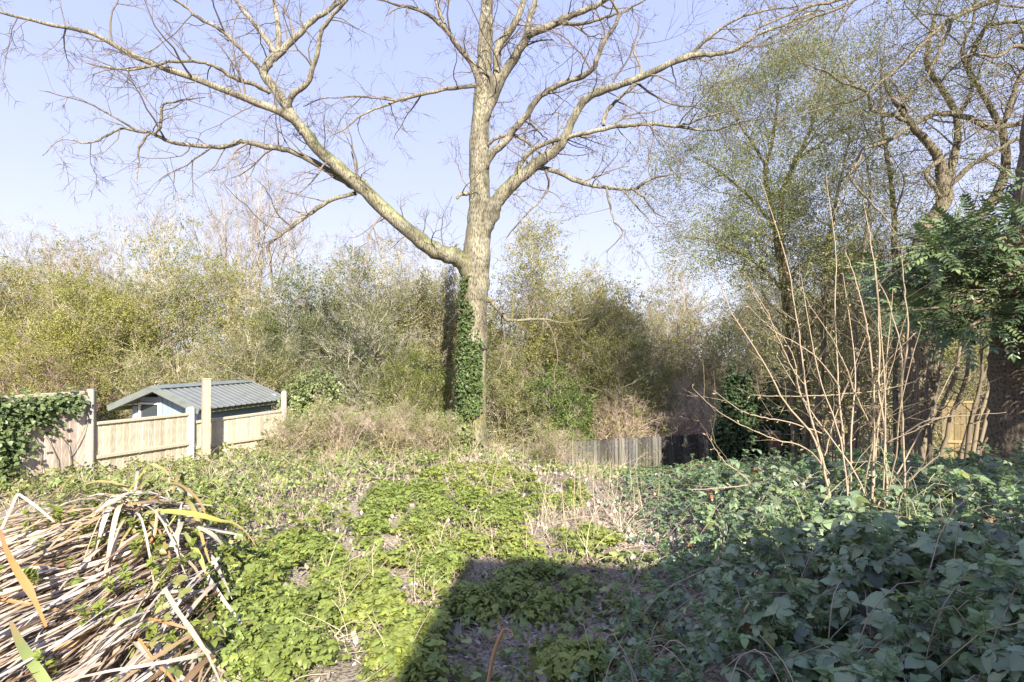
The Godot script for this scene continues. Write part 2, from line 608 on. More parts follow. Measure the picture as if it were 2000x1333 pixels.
# a low mound of creeping leaves over hidden stems
func mound(called: String, label: String, category: String, group: String, base: Vector3, size: Vector3, n: int, leaf_mesh: String, mat: Material, ca: Color, cb: Color, seed_: int, depth := 0.3, scale := 1.0) -> Node3D:
	rng.seed = seed_
	var t := thing(called, label, category, base, group)
	var s := Shape.new()
	for k in 22:
		var a := rr(0, TAU)
		var q := rr(0.4, 1.0)
		var tip := base + Vector3(cos(a) * size.x * q, size.y * sqrt(maxf(0.0, 1.0 - q * q * 0.9)) * rr(0.7, 1.05), sin(a) * size.z * q)
		var limb := catmull([base + Vector3(cos(a) * size.x * 0.2, -0.1, sin(a) * size.z * 0.2), base.lerp(tip, 0.55) + Vector3.UP * size.y * 0.3 + rv() * 0.1, tip + rv() * 0.1], [0.012, 0.009, 0.004], 3, 0.03)
		s.tube(limb[0], limb[1], 4, Color(0.16, 0.12, 0.08))
	part("stems", s, M.twig, t, "stuff")
	var ts := []
	var cs := []
	var clump := FastNoiseLite.new()
	clump.seed = seed_
	clump.frequency = 1.1
	while ts.size() < n:
		var d := Vector3(rr(-1, 1), rr(-0.1, 1), rr(-1, 1))
		if d.length() > 1.0 or d.length() < 0.05:
			continue
		d = d.normalized()
		var bulge := 1.0 + clump.get_noise_3dv(base + d * 1.7) * 0.45
		var p := base + d * size * bulge * (1.0 - rng.randf() * rng.randf() * depth * 1.6)
		p.y = maxf(p.y, ground(p.x, -p.z) + 0.02)
		var up := (d / size + Vector3.UP * 0.5).normalized()
		ts.append(along(p, up + rv() * 0.4, rr(0, TAU), rr(0.7, 1.3) * scale))
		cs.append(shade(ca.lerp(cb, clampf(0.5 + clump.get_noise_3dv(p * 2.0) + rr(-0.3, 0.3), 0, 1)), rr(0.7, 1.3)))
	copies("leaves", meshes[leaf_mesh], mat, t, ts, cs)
	return t

# random places inside a patch of ground whose outline was read off the photograph
func inside(px: Array, n: int) -> Array:
	var poly := PackedVector2Array()
	for k in px.size() / 2:
		var g := ground_at(px[k * 2], px[k * 2 + 1])
		poly.append(Vector2(g.x, -g.z))
	var lo := poly[0]
	var hi := poly[0]
	for q in poly:
		lo = lo.min(q)
		hi = hi.max(q)
	var out := []
	var tries := 0
	while out.size() < n and tries < n * 30:
		tries += 1
		var q := Vector2(rr(lo.x, hi.x), rr(lo.y, hi.y))
		if Geometry2D.is_point_in_polygon(q, poly):
			out.append(Vector3(q.x, ground(q.x, q.y), -q.y))
	return out

# ---------------------------------------------------------------- the big tree
func big_tree() -> void:
	rng.seed = 11
	var t := thing("big_tree", "huge bare spreading tree with pale bark and one long limb reaching left", "tree", Vector3(at(925, 880, 12.5).x, ground(-0.87, 12.5), -12.5))
	var pale := Color(0.265, 0.235, 0.17)
	var D := 12.5
	var s := Shape.new()
	var trunk := traced([926, 905, 78, 926, 880, 62, 926, 840, 54, 926, 760, 51, 927, 680, 50, 929, 600, 50, 931, 540, 54, 931, 490, 56, 935, 440, 50, 938, 390, 43, 936, 340, 40, 936, 280, 39, 940, 220, 36, 944, 150, 32, 948, 80, 29, 952, 0, 26, 956, -110, 20, 962, -230, 12, 966, -330, 4], D, D, 4, 0.012)
	var slim: PackedFloat32Array = trunk[1]
	for k in slim.size():
		slim[k] *= 0.94
	trunk[1] = slim
	s.tube(trunk[0], trunk[1], 18, pale, 0.35)
	weather(s, -0.4, 3.4, 0.8)
	part("trunk", s, M.bark, t)
	# each limb: trace, depth at its foot and its tip, how mossy
	var limbs := [
		[[922, 552, 26, 912, 525, 40, 896, 506, 40, 872, 497, 36, 842, 485, 34, 800, 453, 32, 752, 411, 31, 702, 362, 30, 660, 326, 27, 620, 290, 25, 592, 254, 22], 12.5, 11.2, 0.9],
		[[596, 260, 21, 562, 228, 18, 500, 200, 16, 425, 170, 14, 325, 135, 12, 250, 104, 11, 175, 64, 9, 100, 48, 8, 20, 30, 6, -80, 4, 3], 11.25, 9.4, 0.3],
		[[594, 258, 22, 562, 210, 21, 530, 165, 19, 514, 143, 18, 528, 118, 18, 544, 104, 16, 578, 72, 14, 604, 45, 12, 640, 20, 10, 690, -14, 6], 11.2, 11.6, 0.3],
		[[515, 146, 13, 492, 116, 11, 460, 85, 10, 430, 58, 9, 385, 34, 8, 360, 12, 6, 330, -6, 4], 11.3, 10.6, 0.2],
		[[540, 106, 14, 524, 84, 12, 505, 56, 11, 478, 26, 10, 455, -6, 7], 11.4, 11.4, 0.2],
		[[545, 103, 13, 543, 60, 12, 538, 20, 10, 530, -20, 8], 11.4, 12.0, 0.2],
		[[562, 212, 16, 572, 183, 15, 600, 163, 14, 612, 130, 13, 621, 98, 12, 627, 62, 11, 646, 34, 10, 670, 8, 8, 690, -18, 6], 11.2, 10.4, 0.2],
		[[528, 182, 12, 500, 167, 11, 452, 150, 10, 425, 132, 9, 388, 121, 8, 330, 121, 7, 272, 134, 6, 226, 135, 5, 165, 122, 3], 11.2, 9.8, 0.2],
		[[690, 366, 12, 655, 343, 17, 600, 309, 15, 562, 294, 14, 520, 286, 13, 470, 277, 12, 440, 287, 12, 382, 284, 10, 330, 277, 9, 300, 262, 8, 268, 256, 7, 235, 252, 6, 208, 266, 5, 175, 280, 4, 120, 272, 3, 82, 304, 2], 11.8, 9.8, 0.3],
		[[300, 263, 8, 314, 242, 7, 317, 206, 6, 342, 198, 5, 400, 190, 3], 10.5, 10.2, 0.2],
		[[290, 262, 6, 272, 288, 5, 270, 322, 4, 266, 356, 2], 10.5, 10.3, 0.0],
		[[268, 256, 6, 225, 230, 5, 165, 200, 4, 75, 176, 2], 10.4, 9.6, 0.0],
		[[695, 378, 11, 650, 389, 10, 610, 414, 10, 570, 442, 9, 540, 465, 8, 523, 482, 7, 529, 516, 5, 530, 566, 4, 512, 596, 3, 502, 620, 2], 11.7, 11.0, 0.8],
		[[934, 486, 22, 943, 456, 34, 957, 425, 36, 968, 398, 33, 992, 368, 30, 1024, 340, 28, 1060, 312, 25, 1094, 284, 22, 1108, 256, 19, 1124, 224, 18, 1140, 198, 17, 1168, 180, 16, 1204, 168, 15, 1248, 152, 15, 1292, 132, 14, 1352, 108, 12, 1400, 106, 9, 1440, 96, 8, 1480, 68, 7, 1540, 44, 6, 1600, 18, 4], 12.5, 10.6, 0.6],
		[[1350, 109, 10, 1366, 90, 8, 1394, 66, 7, 1432, 40, 6, 1480, 24, 5, 1560, 12, 3], 11.2, 10.6, 0.2],
		[[1010, 350, 16, 1014, 326, 13, 1040, 293, 12, 1076, 276, 12, 1120, 266, 11, 1160, 256, 11, 1200, 248, 10, 1240, 244, 10, 1280, 242, 9, 1320, 247, 8, 1352, 252, 6, 1400, 254, 5, 1442, 240, 4, 1510, 230, 2], 12.2, 10.6, 0.4],
		[[1322, 246, 6, 1350, 240, 6, 1380, 227, 5, 1438, 214, 4], 11.0, 10.8, 0.2],
		[[1178, 244, 10, 1184, 222, 9, 1200, 200, 8, 1226, 178, 7, 1246, 160, 6, 1250, 128, 5, 1238, 98, 4, 1260, 60, 3], 11.6, 12.0, 0.2],
		[[1244, 162, 6, 1278, 186, 5, 1320, 206, 4, 1360, 210, 3, 1392, 226, 2], 11.5, 11.2, 0.0],
		[[934, 366, 12, 944, 332, 19, 960, 303, 18, 988, 276, 17, 1004, 252, 16, 1028, 228, 15, 1046, 198, 14, 1072, 176, 13, 1104, 160, 13, 1140, 148, 12, 1160, 131, 11, 1168, 110, 11, 1181, 80, 10, 1200, 52, 9, 1208, 24, 8, 1188, -10, 6], 12.5, 11.0, 0.4],
		[[928, 305, 16, 932, 262, 25, 948, 227, 22, 963, 182, 20, 971, 134, 20, 972, 94, 19, 992, 66, 18, 1008, 40, 17, 1020, 10, 15, 1034, -60, 10, 1040, -140, 4], 12.5, 12.0, 0.4],
		[[944, 236, 14, 960, 198, 25, 980, 152, 24, 1008, 108, 22, 1026, 78, 19, 1042, 64, 18, 1082, 48, 17, 1132, 24, 15, 1172, 7, 12, 1230, -30, 7], 12.5, 11.6, 0.4],
		[[1022, 84, 14, 1034, 40, 13, 1046, 0, 12, 1060, -70, 7], 12.3, 12.6, 0.3],
		[[1100, 46, 9, 1140, 46, 8, 1182, 34, 7, 1222, 20, 6, 1270, -4, 3], 11.8, 11.2, 0.2],
		[[1050, 326, 13, 1088, 335, 12, 1120, 352, 11, 1160, 363, 10, 1200, 368, 9, 1240, 369, 8, 1260, 356, 7, 1292, 344, 5, 1340, 338, 3], 12.2, 11.4, 0.3],
		[[1234, 369, 6, 1256, 384, 5, 1280, 415, 4, 1302, 426, 2], 11.5, 11.2, 0.0],
		[[1184, 368, 6, 1192, 404, 5, 1200, 432, 4, 1216, 456, 3, 1184, 494, 2], 11.8, 11.6, 0.0],
		[[1064, 330, 7, 1072, 362, 6, 1056, 390, 5, 1016, 432, 4, 986, 470, 2], 12.1, 11.9, 0.0],
		[[940, 200, 10, 934, 160, 16, 920, 122, 15, 890, 86, 13, 868, 54, 11, 820, 20, 9, 768, 8, 6, 720, -10, 3], 12.5, 11.6, 0.2],
		[[871, 56, 10, 856, 18, 9, 844, -20, 7], 12.0, 12.0, 0.2],
		[[930, 166, 11, 890, 172, 10, 850, 178, 9, 780, 195, 8, 750, 207, 6, 710, 222, 5, 675, 250, 4, 642, 268, 2], 12.4, 11.4, 0.2],
		[[772, 196, 6, 725, 190, 5, 665, 190, 4, 625, 193, 3, 592, 208, 2], 11.8, 11.4, 0.0],
		[[930, 372, 12, 914, 378, 11, 900, 380, 9, 892, 388, 7], 12.5, 12.3, 0.0],
		[[920, 370, 4, 904, 352, 3, 897, 330, 3, 889, 306, 1], 12.4, 12.2, 0.0],
		[[700, 352, 6, 694, 330, 5, 686, 296, 3], 11.5, 11.4, 0.0],
		[[936, 576, 15, 948, 585, 14, 962, 590, 13, 984, 620, 11, 994, 626, 9, 1012, 626, 7, 1062, 624, 5, 1104, 631, 3, 1150, 622, 2], 12.5, 12.0, 0.0],
		[[1000, 626, 7, 1003, 590, 6, 1014, 566, 3], 12.3, 12.3, 0.0],
		[[940, 292, 8, 972, 268, 9, 985, 266, 8, 1010, 266, 8, 1042, 288, 6, 1060, 306, 4], 12.4, 12.1, 0.0],
		[[968, 165, 4, 985, 140, 4, 1030, 88, 4, 1080, 78, 3], 12.4, 12.2, 0.0],
	]
	var tw := Shape.new()
	var o := {"step": 0.14, "wob": 0.34, "up": -0.005, "kids": 3.6, "fwd": 0.6, "minr": 0.0046, "maxr": 0.015, "lift": 0.05, "col": Color(0.17, 0.135, 0.105)}
	for limb in limbs:
		var q := traced(limb[0], limb[1], limb[2], 4, 0.012)
		var ls := Shape.new()
		var w: float = limb[0][2]
		var r: PackedFloat32Array = q[1]
		for k in r.size():
			r[k] *= 0.88 if w > 18 else 0.8
			if rng.randf() < 0.12:
				r[k] *= 1.13
		ls.tube(q[0], r, 12 if w > 18 else 8, pale.lerp(Color(0.21, 0.175, 0.135), clampf((17.0 - w) / 12.0, 0.0, 1.0)), limb[3] * 1.3)
		weather(ls, 2.2, 4.2, 0.9)
		part("limb", ls, M.bark, t)
		if w >= 15.5 and limb[0].size() < 33 and w > 30:
			sprout(tw, q, 0.9, 0.3, 0.5, 1.3, 2, o, [])
		else:
			sprout(tw, q, 0.34 if w < 9 else 0.4, 0.12, 0.5, 1.5, 2, o, [])
	# longer side branches that carry twigs of their own
	var o2 := {"step": 0.2, "wob": 0.3, "up": -0.01, "kids": 5.0, "fwd": 0.7, "minr": 0.0046, "maxr": 0.024, "lift": 0.1, "col": Color(0.19, 0.155, 0.12)}
	for limb in limbs:
		if limb[0].size() > 14 and limb[0][2] < 30:
			sprout(tw, traced(limb[0], limb[1], limb[2], 4, 0.012), 0.85, 0.2, 1.0, 2.3, 2, o2, [])
	var up := [trunk[0].slice(42), trunk[1].slice(42)]
	sprout(tw, up, 0.5, 0.0, 0.6, 1.6, 2, o, [])
	part("twigs", tw, M.twig, t, "stuff")

	# ivy that climbs the left side of the trunk
	var ivy := thing("climbing_ivy", "dark glossy ivy sheathing the left side of the big tree's trunk", "ivy", at(905, 800, 12.3))
	var st := Shape.new()
	var ts := []
	var cs := []
	var tp: PackedVector3Array = trunk[0]
	var tr: PackedFloat32Array = trunk[1]
	for k in 9:
		var a0 := rr(-0.9, 0.9)
		var pp := []
		var ww := []
		for m in range(8, 28, 3):
			var a := a0 + rr(-0.2, 0.2)
			pp.append(tp[m] + Vector3(-cos(a), 0, sin(a)) * (tr[m] + 0.012))
			ww.append(rr(0.008, 0.016))
		var q2 := catmull(pp, ww, 3, 0.008)
		st.tube(q2[0], q2[1], 5, Color(0.16, 0.12, 0.08))
	part("stems", st, M.twig, ivy, "stuff")
	for k in 2500:
		var f := rng.randf()
		var py := lerpf(835.0, 520.0, f)
		var m := 0
		while m < tp.size() - 2 and tp[m + 1].y < at(920, py, 12.5).y:
			m += 1
		var a := rr(-0.9, 2.0 if f > 0.14 and f < 0.56 else (1.25 if f < 0.8 else 0.8))
		if f > 0.55 and rng.randf() < (f - 0.55) * 2.0:
			continue
		if lump.get_noise_2d(a * 260.0, f * 900.0) < -0.18:
			continue
		if f < 0.14 and a > 0.6 and rng.randf() < 0.8:
			continue
		var thick := tr[m] + rr(0.0, 0.07) + 0.09 * rng.randf() * exp(-pow((f - 0.3) / 0.3, 2.0))
		var dir := Vector3(-cos(a), 0, sin(a))
		ts.append(along(tp[m] + dir * thick + Vector3.UP * rr(-0.1, 0.1), dir + Vector3.UP * 0.5 + rv() * 0.3, rr(0, TAU), rr(0.45, 0.95)))
		cs.append(shade(Color(0.055, 0.095, 0.03).lerp(Color(0.11, 0.145, 0.045), rng.randf()), rr(0.7, 1.4)))
	copies("leaves", meshes.ivy_a, M.glossy, ivy, ts, cs)

# ---------------------------------------------------------------- fences and shed
func boards(parent: Node3D, a: Vector3, b: Vector3, top: float, bottom: float, n: int, mat: Material, ca: Color, cb: Color, thick := 0.02, gap := 0.004, uneven := 0.0) -> void:
	var dir := (b - a)
	dir.y = 0
	var l := dir.length()
	dir = dir.normalized()
	var nrm := dir.cross(Vector3.UP)
	for k in n:
		var w := l / n
		var s := Shape.new()
		var mid := a + dir * (k + 0.5) * w
		var hi := top + (rr(-1, 1) * uneven)
		var base := Basis(dir, Vector3.UP, -nrm).rotated(Vector3.UP, 0.07 + rr(-0.02, 0.02)) * Basis(Vector3.BACK, rr(-0.006, 0.006))
		s.box(Transform3D(base, Vector3(mid.x, (hi + bottom) * 0.5, mid.z) + nrm * rr(-0.003, 0.003)), Vector3(w - gap + 0.008, hi - bottom, thick), shade(ca.lerp(cb, rng.randf()), rr(0.88, 1.1)), 0.003)
		weather(s, bottom, bottom + 0.45, 0.2, 0.32)
		part("board", s, mat, parent)

func rail(parent: Node3D, a: Vector3, b: Vector3, high: float, deep: float, mat: Material, col: Color, called := "rail") -> void:
	var d := b - a
	var x := d.normalized()
	var y := (Vector3.UP - x * x.y).normalized()
	var s := Shape.new()
	s.box(Transform3D(Basis(x, y, x.cross(y)), (a + b) * 0.5), Vector3(d.length(), high, deep), col, 0.006)
	part(called, s, mat, parent)

func post(parent: Node3D, where: Vector3, top: float, bottom: float, w: float, turn: float, mat: Material, col: Color, label := "", pointed := 0.02) -> void:
	var s := Shape.new()
	var base := Basis(Vector3.UP, turn) * Basis(Vector3.BACK, rr(-0.008, 0.008))
	s.box(Transform3D(base, Vector3(where.x, (top - pointed + bottom) * 0.5, where.z)), Vector3(w, top - pointed - bottom, w), col, 0.012)
	weather(s, bottom, bottom + 0.7, 0.3, 0.6)
	s.box(Transform3D(base, Vector3(where.x, top - pointed * 0.5, where.z)), Vector3(w * 0.75, pointed, w * 0.75), col, pointed * 0.45)
	var o := part("post", s, mat, parent)
	if label: o.set_meta("label", label)

func left_fence() -> void:
	rng.seed = 21
	var P1 := Vector3(-6.92, 0, -9.1)
	var P2 := Vector3(-6.26, 0, -10.8)
	var P4 := Vector3(-5.25, 0, -12.75)
	var dir := (P2 - P1).normalized()
	var P0 := P1 - dir * 3.4
	var nrm := dir.cross(Vector3.UP)
	var f := thing("garden_fence", "pale sunlit panel fence stepping down the slope between concrete posts", "fence", Vector3(P1.x, ground(P1.x, 9.1), P1.z))
	var wood := Color(0.60, 0.53, 0.40)
	var wood2 := Color(0.53, 0.47, 0.36)
	var pink := Color(0.60, 0.50, 0.43)
	var pink2 := Color(0.52, 0.43, 0.36)
	boards(f, P0 + dir * 0.08, P1 - dir * 0.08, 0.97, -0.75, 28, M.wood, pink, pink2)
	rail(f, P0 + Vector3.UP * 1.0, P1 - dir * 0.07 + Vector3.UP * 1.01, 0.05, 0.05, M.wood, shade(wood, 0.8))
	boards(f, P1 + dir * 0.08, P2 - dir * 0.07, 0.46, -0.9, 15, M.wood, wood, wood2)
	rail(f, P1 + dir * 0.08 + Vector3.UP * 0.485 + nrm * 0.01, P2 - dir * 0.07 + Vector3.UP * 0.465 + nrm * 0.01, 0.05, 0.07, M.wood, shade(wood, 0.85))
	rail(f, P1 + dir * 0.08 + Vector3.UP * -0.07 + nrm * 0.035, P2 - dir * 0.07 + Vector3.UP * -0.1 + nrm * 0.035, 0.06, 0.045, M.wood, shade(wood, 0.85))
	var dir2 := (P4 - P2).normalized()
	var nrm2 := dir2.cross(Vector3.UP)
	boards(f, P2 + dir2 * 0.08, P4 - dir2 * 0.08, 0.27, -1.1, 18, M.wood, wood, wood2)
	rail(f, P2 + dir2 * 0.08 + Vector3.UP * 0.295 + nrm2 * 0.01, P4 - dir2 * 0.08 + Vector3.UP * 0.33 + nrm2 * 0.01, 0.05, 0.07, M.wood, shade(wood, 0.85))
	rail(f, P2 + dir2 * 0.08 + Vector3.UP * -0.2 + nrm2 * 0.035, P4 - dir2 * 0.08 + Vector3.UP * -0.22 + nrm2 * 0.035, 0.06, 0.045, M.wood, shade(wood, 0.85))
	var conc := Color(0.40, 0.38, 0.34)
	post(f, P1, 1.06, -0.8, 0.13, 0.35, M.concrete, shade(conc, 0.85), "lichen-stained concrete post at the taller panel")
	post(f, P2, 0.6, -0.9, 0.15, 0.35, M.concrete, Color(0.48, 0.48, 0.48), "clean pale grey concrete post")
	post(f, P4, 0.78, -1.0, 0.12, 0.4, M.concrete, Color(0.47, 0.43, 0.38), "concrete post half hidden by ivy")
	var tp := thing("timber_post", "tall square timber post standing proud in front of the fence panels", "post", Vector3(-5.85, ground(-5.85, 10.6), -10.6))
	var s := Shape.new()
	s.box(Transform3D(Basis(Vector3.UP, 0.75), Vector3(-5.85, 0.3, -10.6)), Vector3(0.135, 1.68, 0.135), Color(0.46, 0.385, 0.29), 0.008)
	part("shaft", s, M.wood, tp)
	s = Shape.new()
	s.box(Transform3D(Basis(Vector3.UP, 0.75), Vector3(-5.85, 1.153, -10.6)), Vector3(0.142, 0.022, 0.142), Color(0.5, 0.42, 0.28), 0.008)
	part("cap", s, M.wood, tp)
	# ivy over the taller panel
	var ivy := thing("fence_ivy", "dark ivy mat hanging over the left end of the garden fence", "ivy", P0 + dir * 2.2)
	var st := Shape.new()
	for k in 14:
		var u := rr(1.4, 3.2)
		var foot := P0 + dir * u + nrm * 0.04 + Vector3.UP * -0.6
		var q := catmull([foot, foot + Vector3.UP * 0.6 + dir * rr(-0.3, 0.3), foot + Vector3.UP * rr(1.1, 1.6) + dir * rr(-0.5, 0.4)], [0.007, 0.006, 0.003], 4, 0.02)
		st.tube(q[0], q[1], 4, Color(0.2, 0.15, 0.1))
	part("stems", st, M.twig, ivy, "stuff")
	var ts := []
	var cs := []
	var cl := FastNoiseLite.new()
	cl.frequency = 0.9
	while ts.size() < 640:
		var u := rr(0.6, 3.32)
		var v := rr(-0.5, 1.0)
		var edge := 2.75 - 0.55 * clampf((0.62 - v) * 1.3, 0, 1) + (0.5 if v > 0.72 else 0.0)
		if u > edge + cl.get_noise_2d(u * 4, v * 4) * 0.5 or rng.randf() < 0.2 + cl.get_noise_2d(u * 4 + 9, v * 4) * 1.6:
			continue
		ts.append(along(P0 + dir * u + nrm * rr(0.03, 0.16) + Vector3.UP * v, nrm + Vector3.UP * 0.5 + rv() * 0.4, rr(0, TAU), rr(0.7, 1.2)))
		cs.append(shade(Color(0.09, 0.135, 0.05).lerp(Color(0.15, 0.19, 0.08), rng.randf()), rr(0.7, 1.4)))
	copies("leaves", meshes.ivy_a, M.glossy, ivy, ts, cs)

func shed() -> void:
	rng.seed = 31
	var front := Vector3(-8.5, 0, -13.1)
	var z := Vector3(0.26, 0, -0.965).normalized()
	var x := Vector3(0.965, 0, 0.26).normalized()
	var f := thing("garden_shed", "low blue-grey shed with a ribbed green-grey metal gable roof behind the fence", "shed", Vector3(front.x, -1.7, front.z))
	var blue := Color(0.25, 0.32, 0.38)
	var half := 1.3
	var eave := 0.36
	var ridge := 0.84
	var slope := (ridge - eave) / half
	# front gable boards (the gable is set back under the overhanging verge)
	var n := 14
	var w := (half - 0.22) * 2.0 / n
	for k in n:
		var u := -half + 0.22 + (k + 0.5) * w
		var top := ridge - absf(u) * slope - 0.1 - w * 0.5 * slope
		if absf(u + 0.55) < 0.3:
			continue
		var s := Shape.new()
		s.box(Transform3D(Basis(x, Vector3.UP, -z), front + x * u + z * (0.42 + rr(0, 0.004)) + Vector3.UP * (top - 1.7) * 0.5), Vector3(w - 0.008, top + 1.7, 0.02), shade(blue, rr(0.92, 1.08)), 0.003)
		part("board", s, M.painted, f)
	# window with white frame
	var fr := Shape.new()
	for e in [[-0.85, -0.4, 0.05, 0.9], [-0.25, -0.4, 0.05, 0.9]]:
		fr.box(Transform3D(Basis(x, Vector3.UP, -z), front + x * e[0] + z * 0.405 + Vector3.UP * 0.05), Vector3(0.05, 0.75, 0.05), Color(0.7, 0.72, 0.72), 0.004)
	for e in [-0.31, 0.41]:
		fr.box(Transform3D(Basis(x, Vector3.UP, -z), front + x * -0.55 + z * 0.406 + Vector3.UP * e), Vector3(0.55, 0.05, 0.046), Color(0.7, 0.72, 0.72), 0.004)
	var wf := part("window_frame", fr, M.painted, f)
	var pane := Shape.new()
	pane.box(Transform3D(Basis(x, Vector3.UP, -z), front + x * -0.55 + z * 0.425 + Vector3.UP * 0.05), Vector3(0.56, 0.68, 0.006), Color(0.05, 0.06, 0.07))
	part("pane", pane, M.glass, wf)
	var under := Shape.new()
	under.box(Transform3D(Basis(x, Vector3.UP, -z), front + x * -0.55 + z * 0.42 + Vector3.UP * -1.02), Vector3(0.6, 1.36, 0.02), blue, 0.003)
	part("panel", under, M.painted, f)
	var over := Shape.new()
	over.box(Transform3D(Basis(x, Vector3.UP, -z), front + x * -0.55 + z * 0.42 + Vector3.UP * 0.50), Vector3(0.6, 0.13, 0.02), blue, 0.003)
	part("panel", over, M.painted, f)
	for e in [-1.0, 1.0]:
		var wall := Shape.new()
		wall.box(Transform3D(Basis(x, Vector3.UP, -z), front + x * e * (half - 0.2) + z * 1.69 + Vector3.UP * -0.69), Vector3(0.04, 2.02, 2.5), shade(blue, 0.95))
		part("side_wall", wall, M.painted, f)
	var back := Shape.new()
	back.box(Transform3D(Basis(x, Vector3.UP, -z), front + z * 2.95 + Vector3.UP * -0.6), Vector3(half * 2 - 0.4, 2.2, 0.03), blue)
	part("back_wall", back, M.painted, f)
	# ribbed roof: raised ribs joined by pans, each slope one sheet
	var tin := Color(0.165, 0.18, 0.172)
	for e in [-1.0, 1.0]:
		var s := Shape.new()
		var prof := []
		var zz := 0.0
		while zz < 3.05:
			prof.append_array([[zz, 0.0], [zz + 0.13, 0.0], [zz + 0.145, 0.017], [zz + 0.175, 0.017], [zz + 0.19, 0.0]])
			zz += 0.19
		for k in prof.size() - 1:
			var a: Array = prof[k]
			var b: Array = prof[k + 1]
			var q := []
			for pr in [a, b]:
				for u in [0.0, half + 0.06]:
					q.append(front + x * e * u + z * pr[0] + Vector3.UP * (ridge - u * slope + pr[1]))
			if e > 0:
				s.quad(q[0], q[2], q[3], q[1], tin)
			else:
				s.quad(q[0], q[1], q[3], q[2], tin)
		part("roof_sheet", s, M.tin, f)
		# verge trim on the gable, eave gutter board
		var tr := Shape.new()
		var a0 := front + z * -0.012 + Vector3.UP * (ridge + 0.02)
		var b0: Vector3 = front + z * -0.012 + x * e * (half + 0.07) + Vector3.UP * (eave - 0.01)
		var ax: Vector3 = (b0 - a0).normalized()
		var ay: Vector3 = ax.cross(z).normalized()
		if ay.y < 0: ay = -ay
		tr.box(Transform3D(Basis(ax, ay, ax.cross(ay)), (a0 + b0) * 0.5 - ay * 0.045), Vector3(a0.distance_to(b0), 0.15, 0.03), Color(0.165, 0.185, 0.165), 0.006)
		part("verge_trim", tr, M.tin, f)
		var fa := Shape.new()
		fa.box(Transform3D(Basis(x, Vector3.UP, -z), front + x * e * (half - 0.02) + z * 1.53 + Vector3.UP * (eave - 0.07)), Vector3(0.025, 0.1, 3.02), Color(0.20, 0.22, 0.12), 0.004)
		part("eave_board", fa, M.painted, f)
	var cap := Shape.new()
	for e in [-1.0, 1.0]:
		var ax: Vector3 = (x * e - Vector3.UP * slope).normalized()
		var ay: Vector3 = Vector3.UP * ax.dot(x * e) + x * e * slope * 0.9
		ay = ay.normalized()
		cap.box(Transform3D(Basis(ax, ay, ax.cross(ay)), front + z * 1.53 + Vector3.UP * (ridge + 0.04) + ax * 0.1), Vector3(0.2, 0.012, 3.12), Color(0.18, 0.205, 0.205), 0.003)
	part("ridge_cap", cap, M.tin, f)

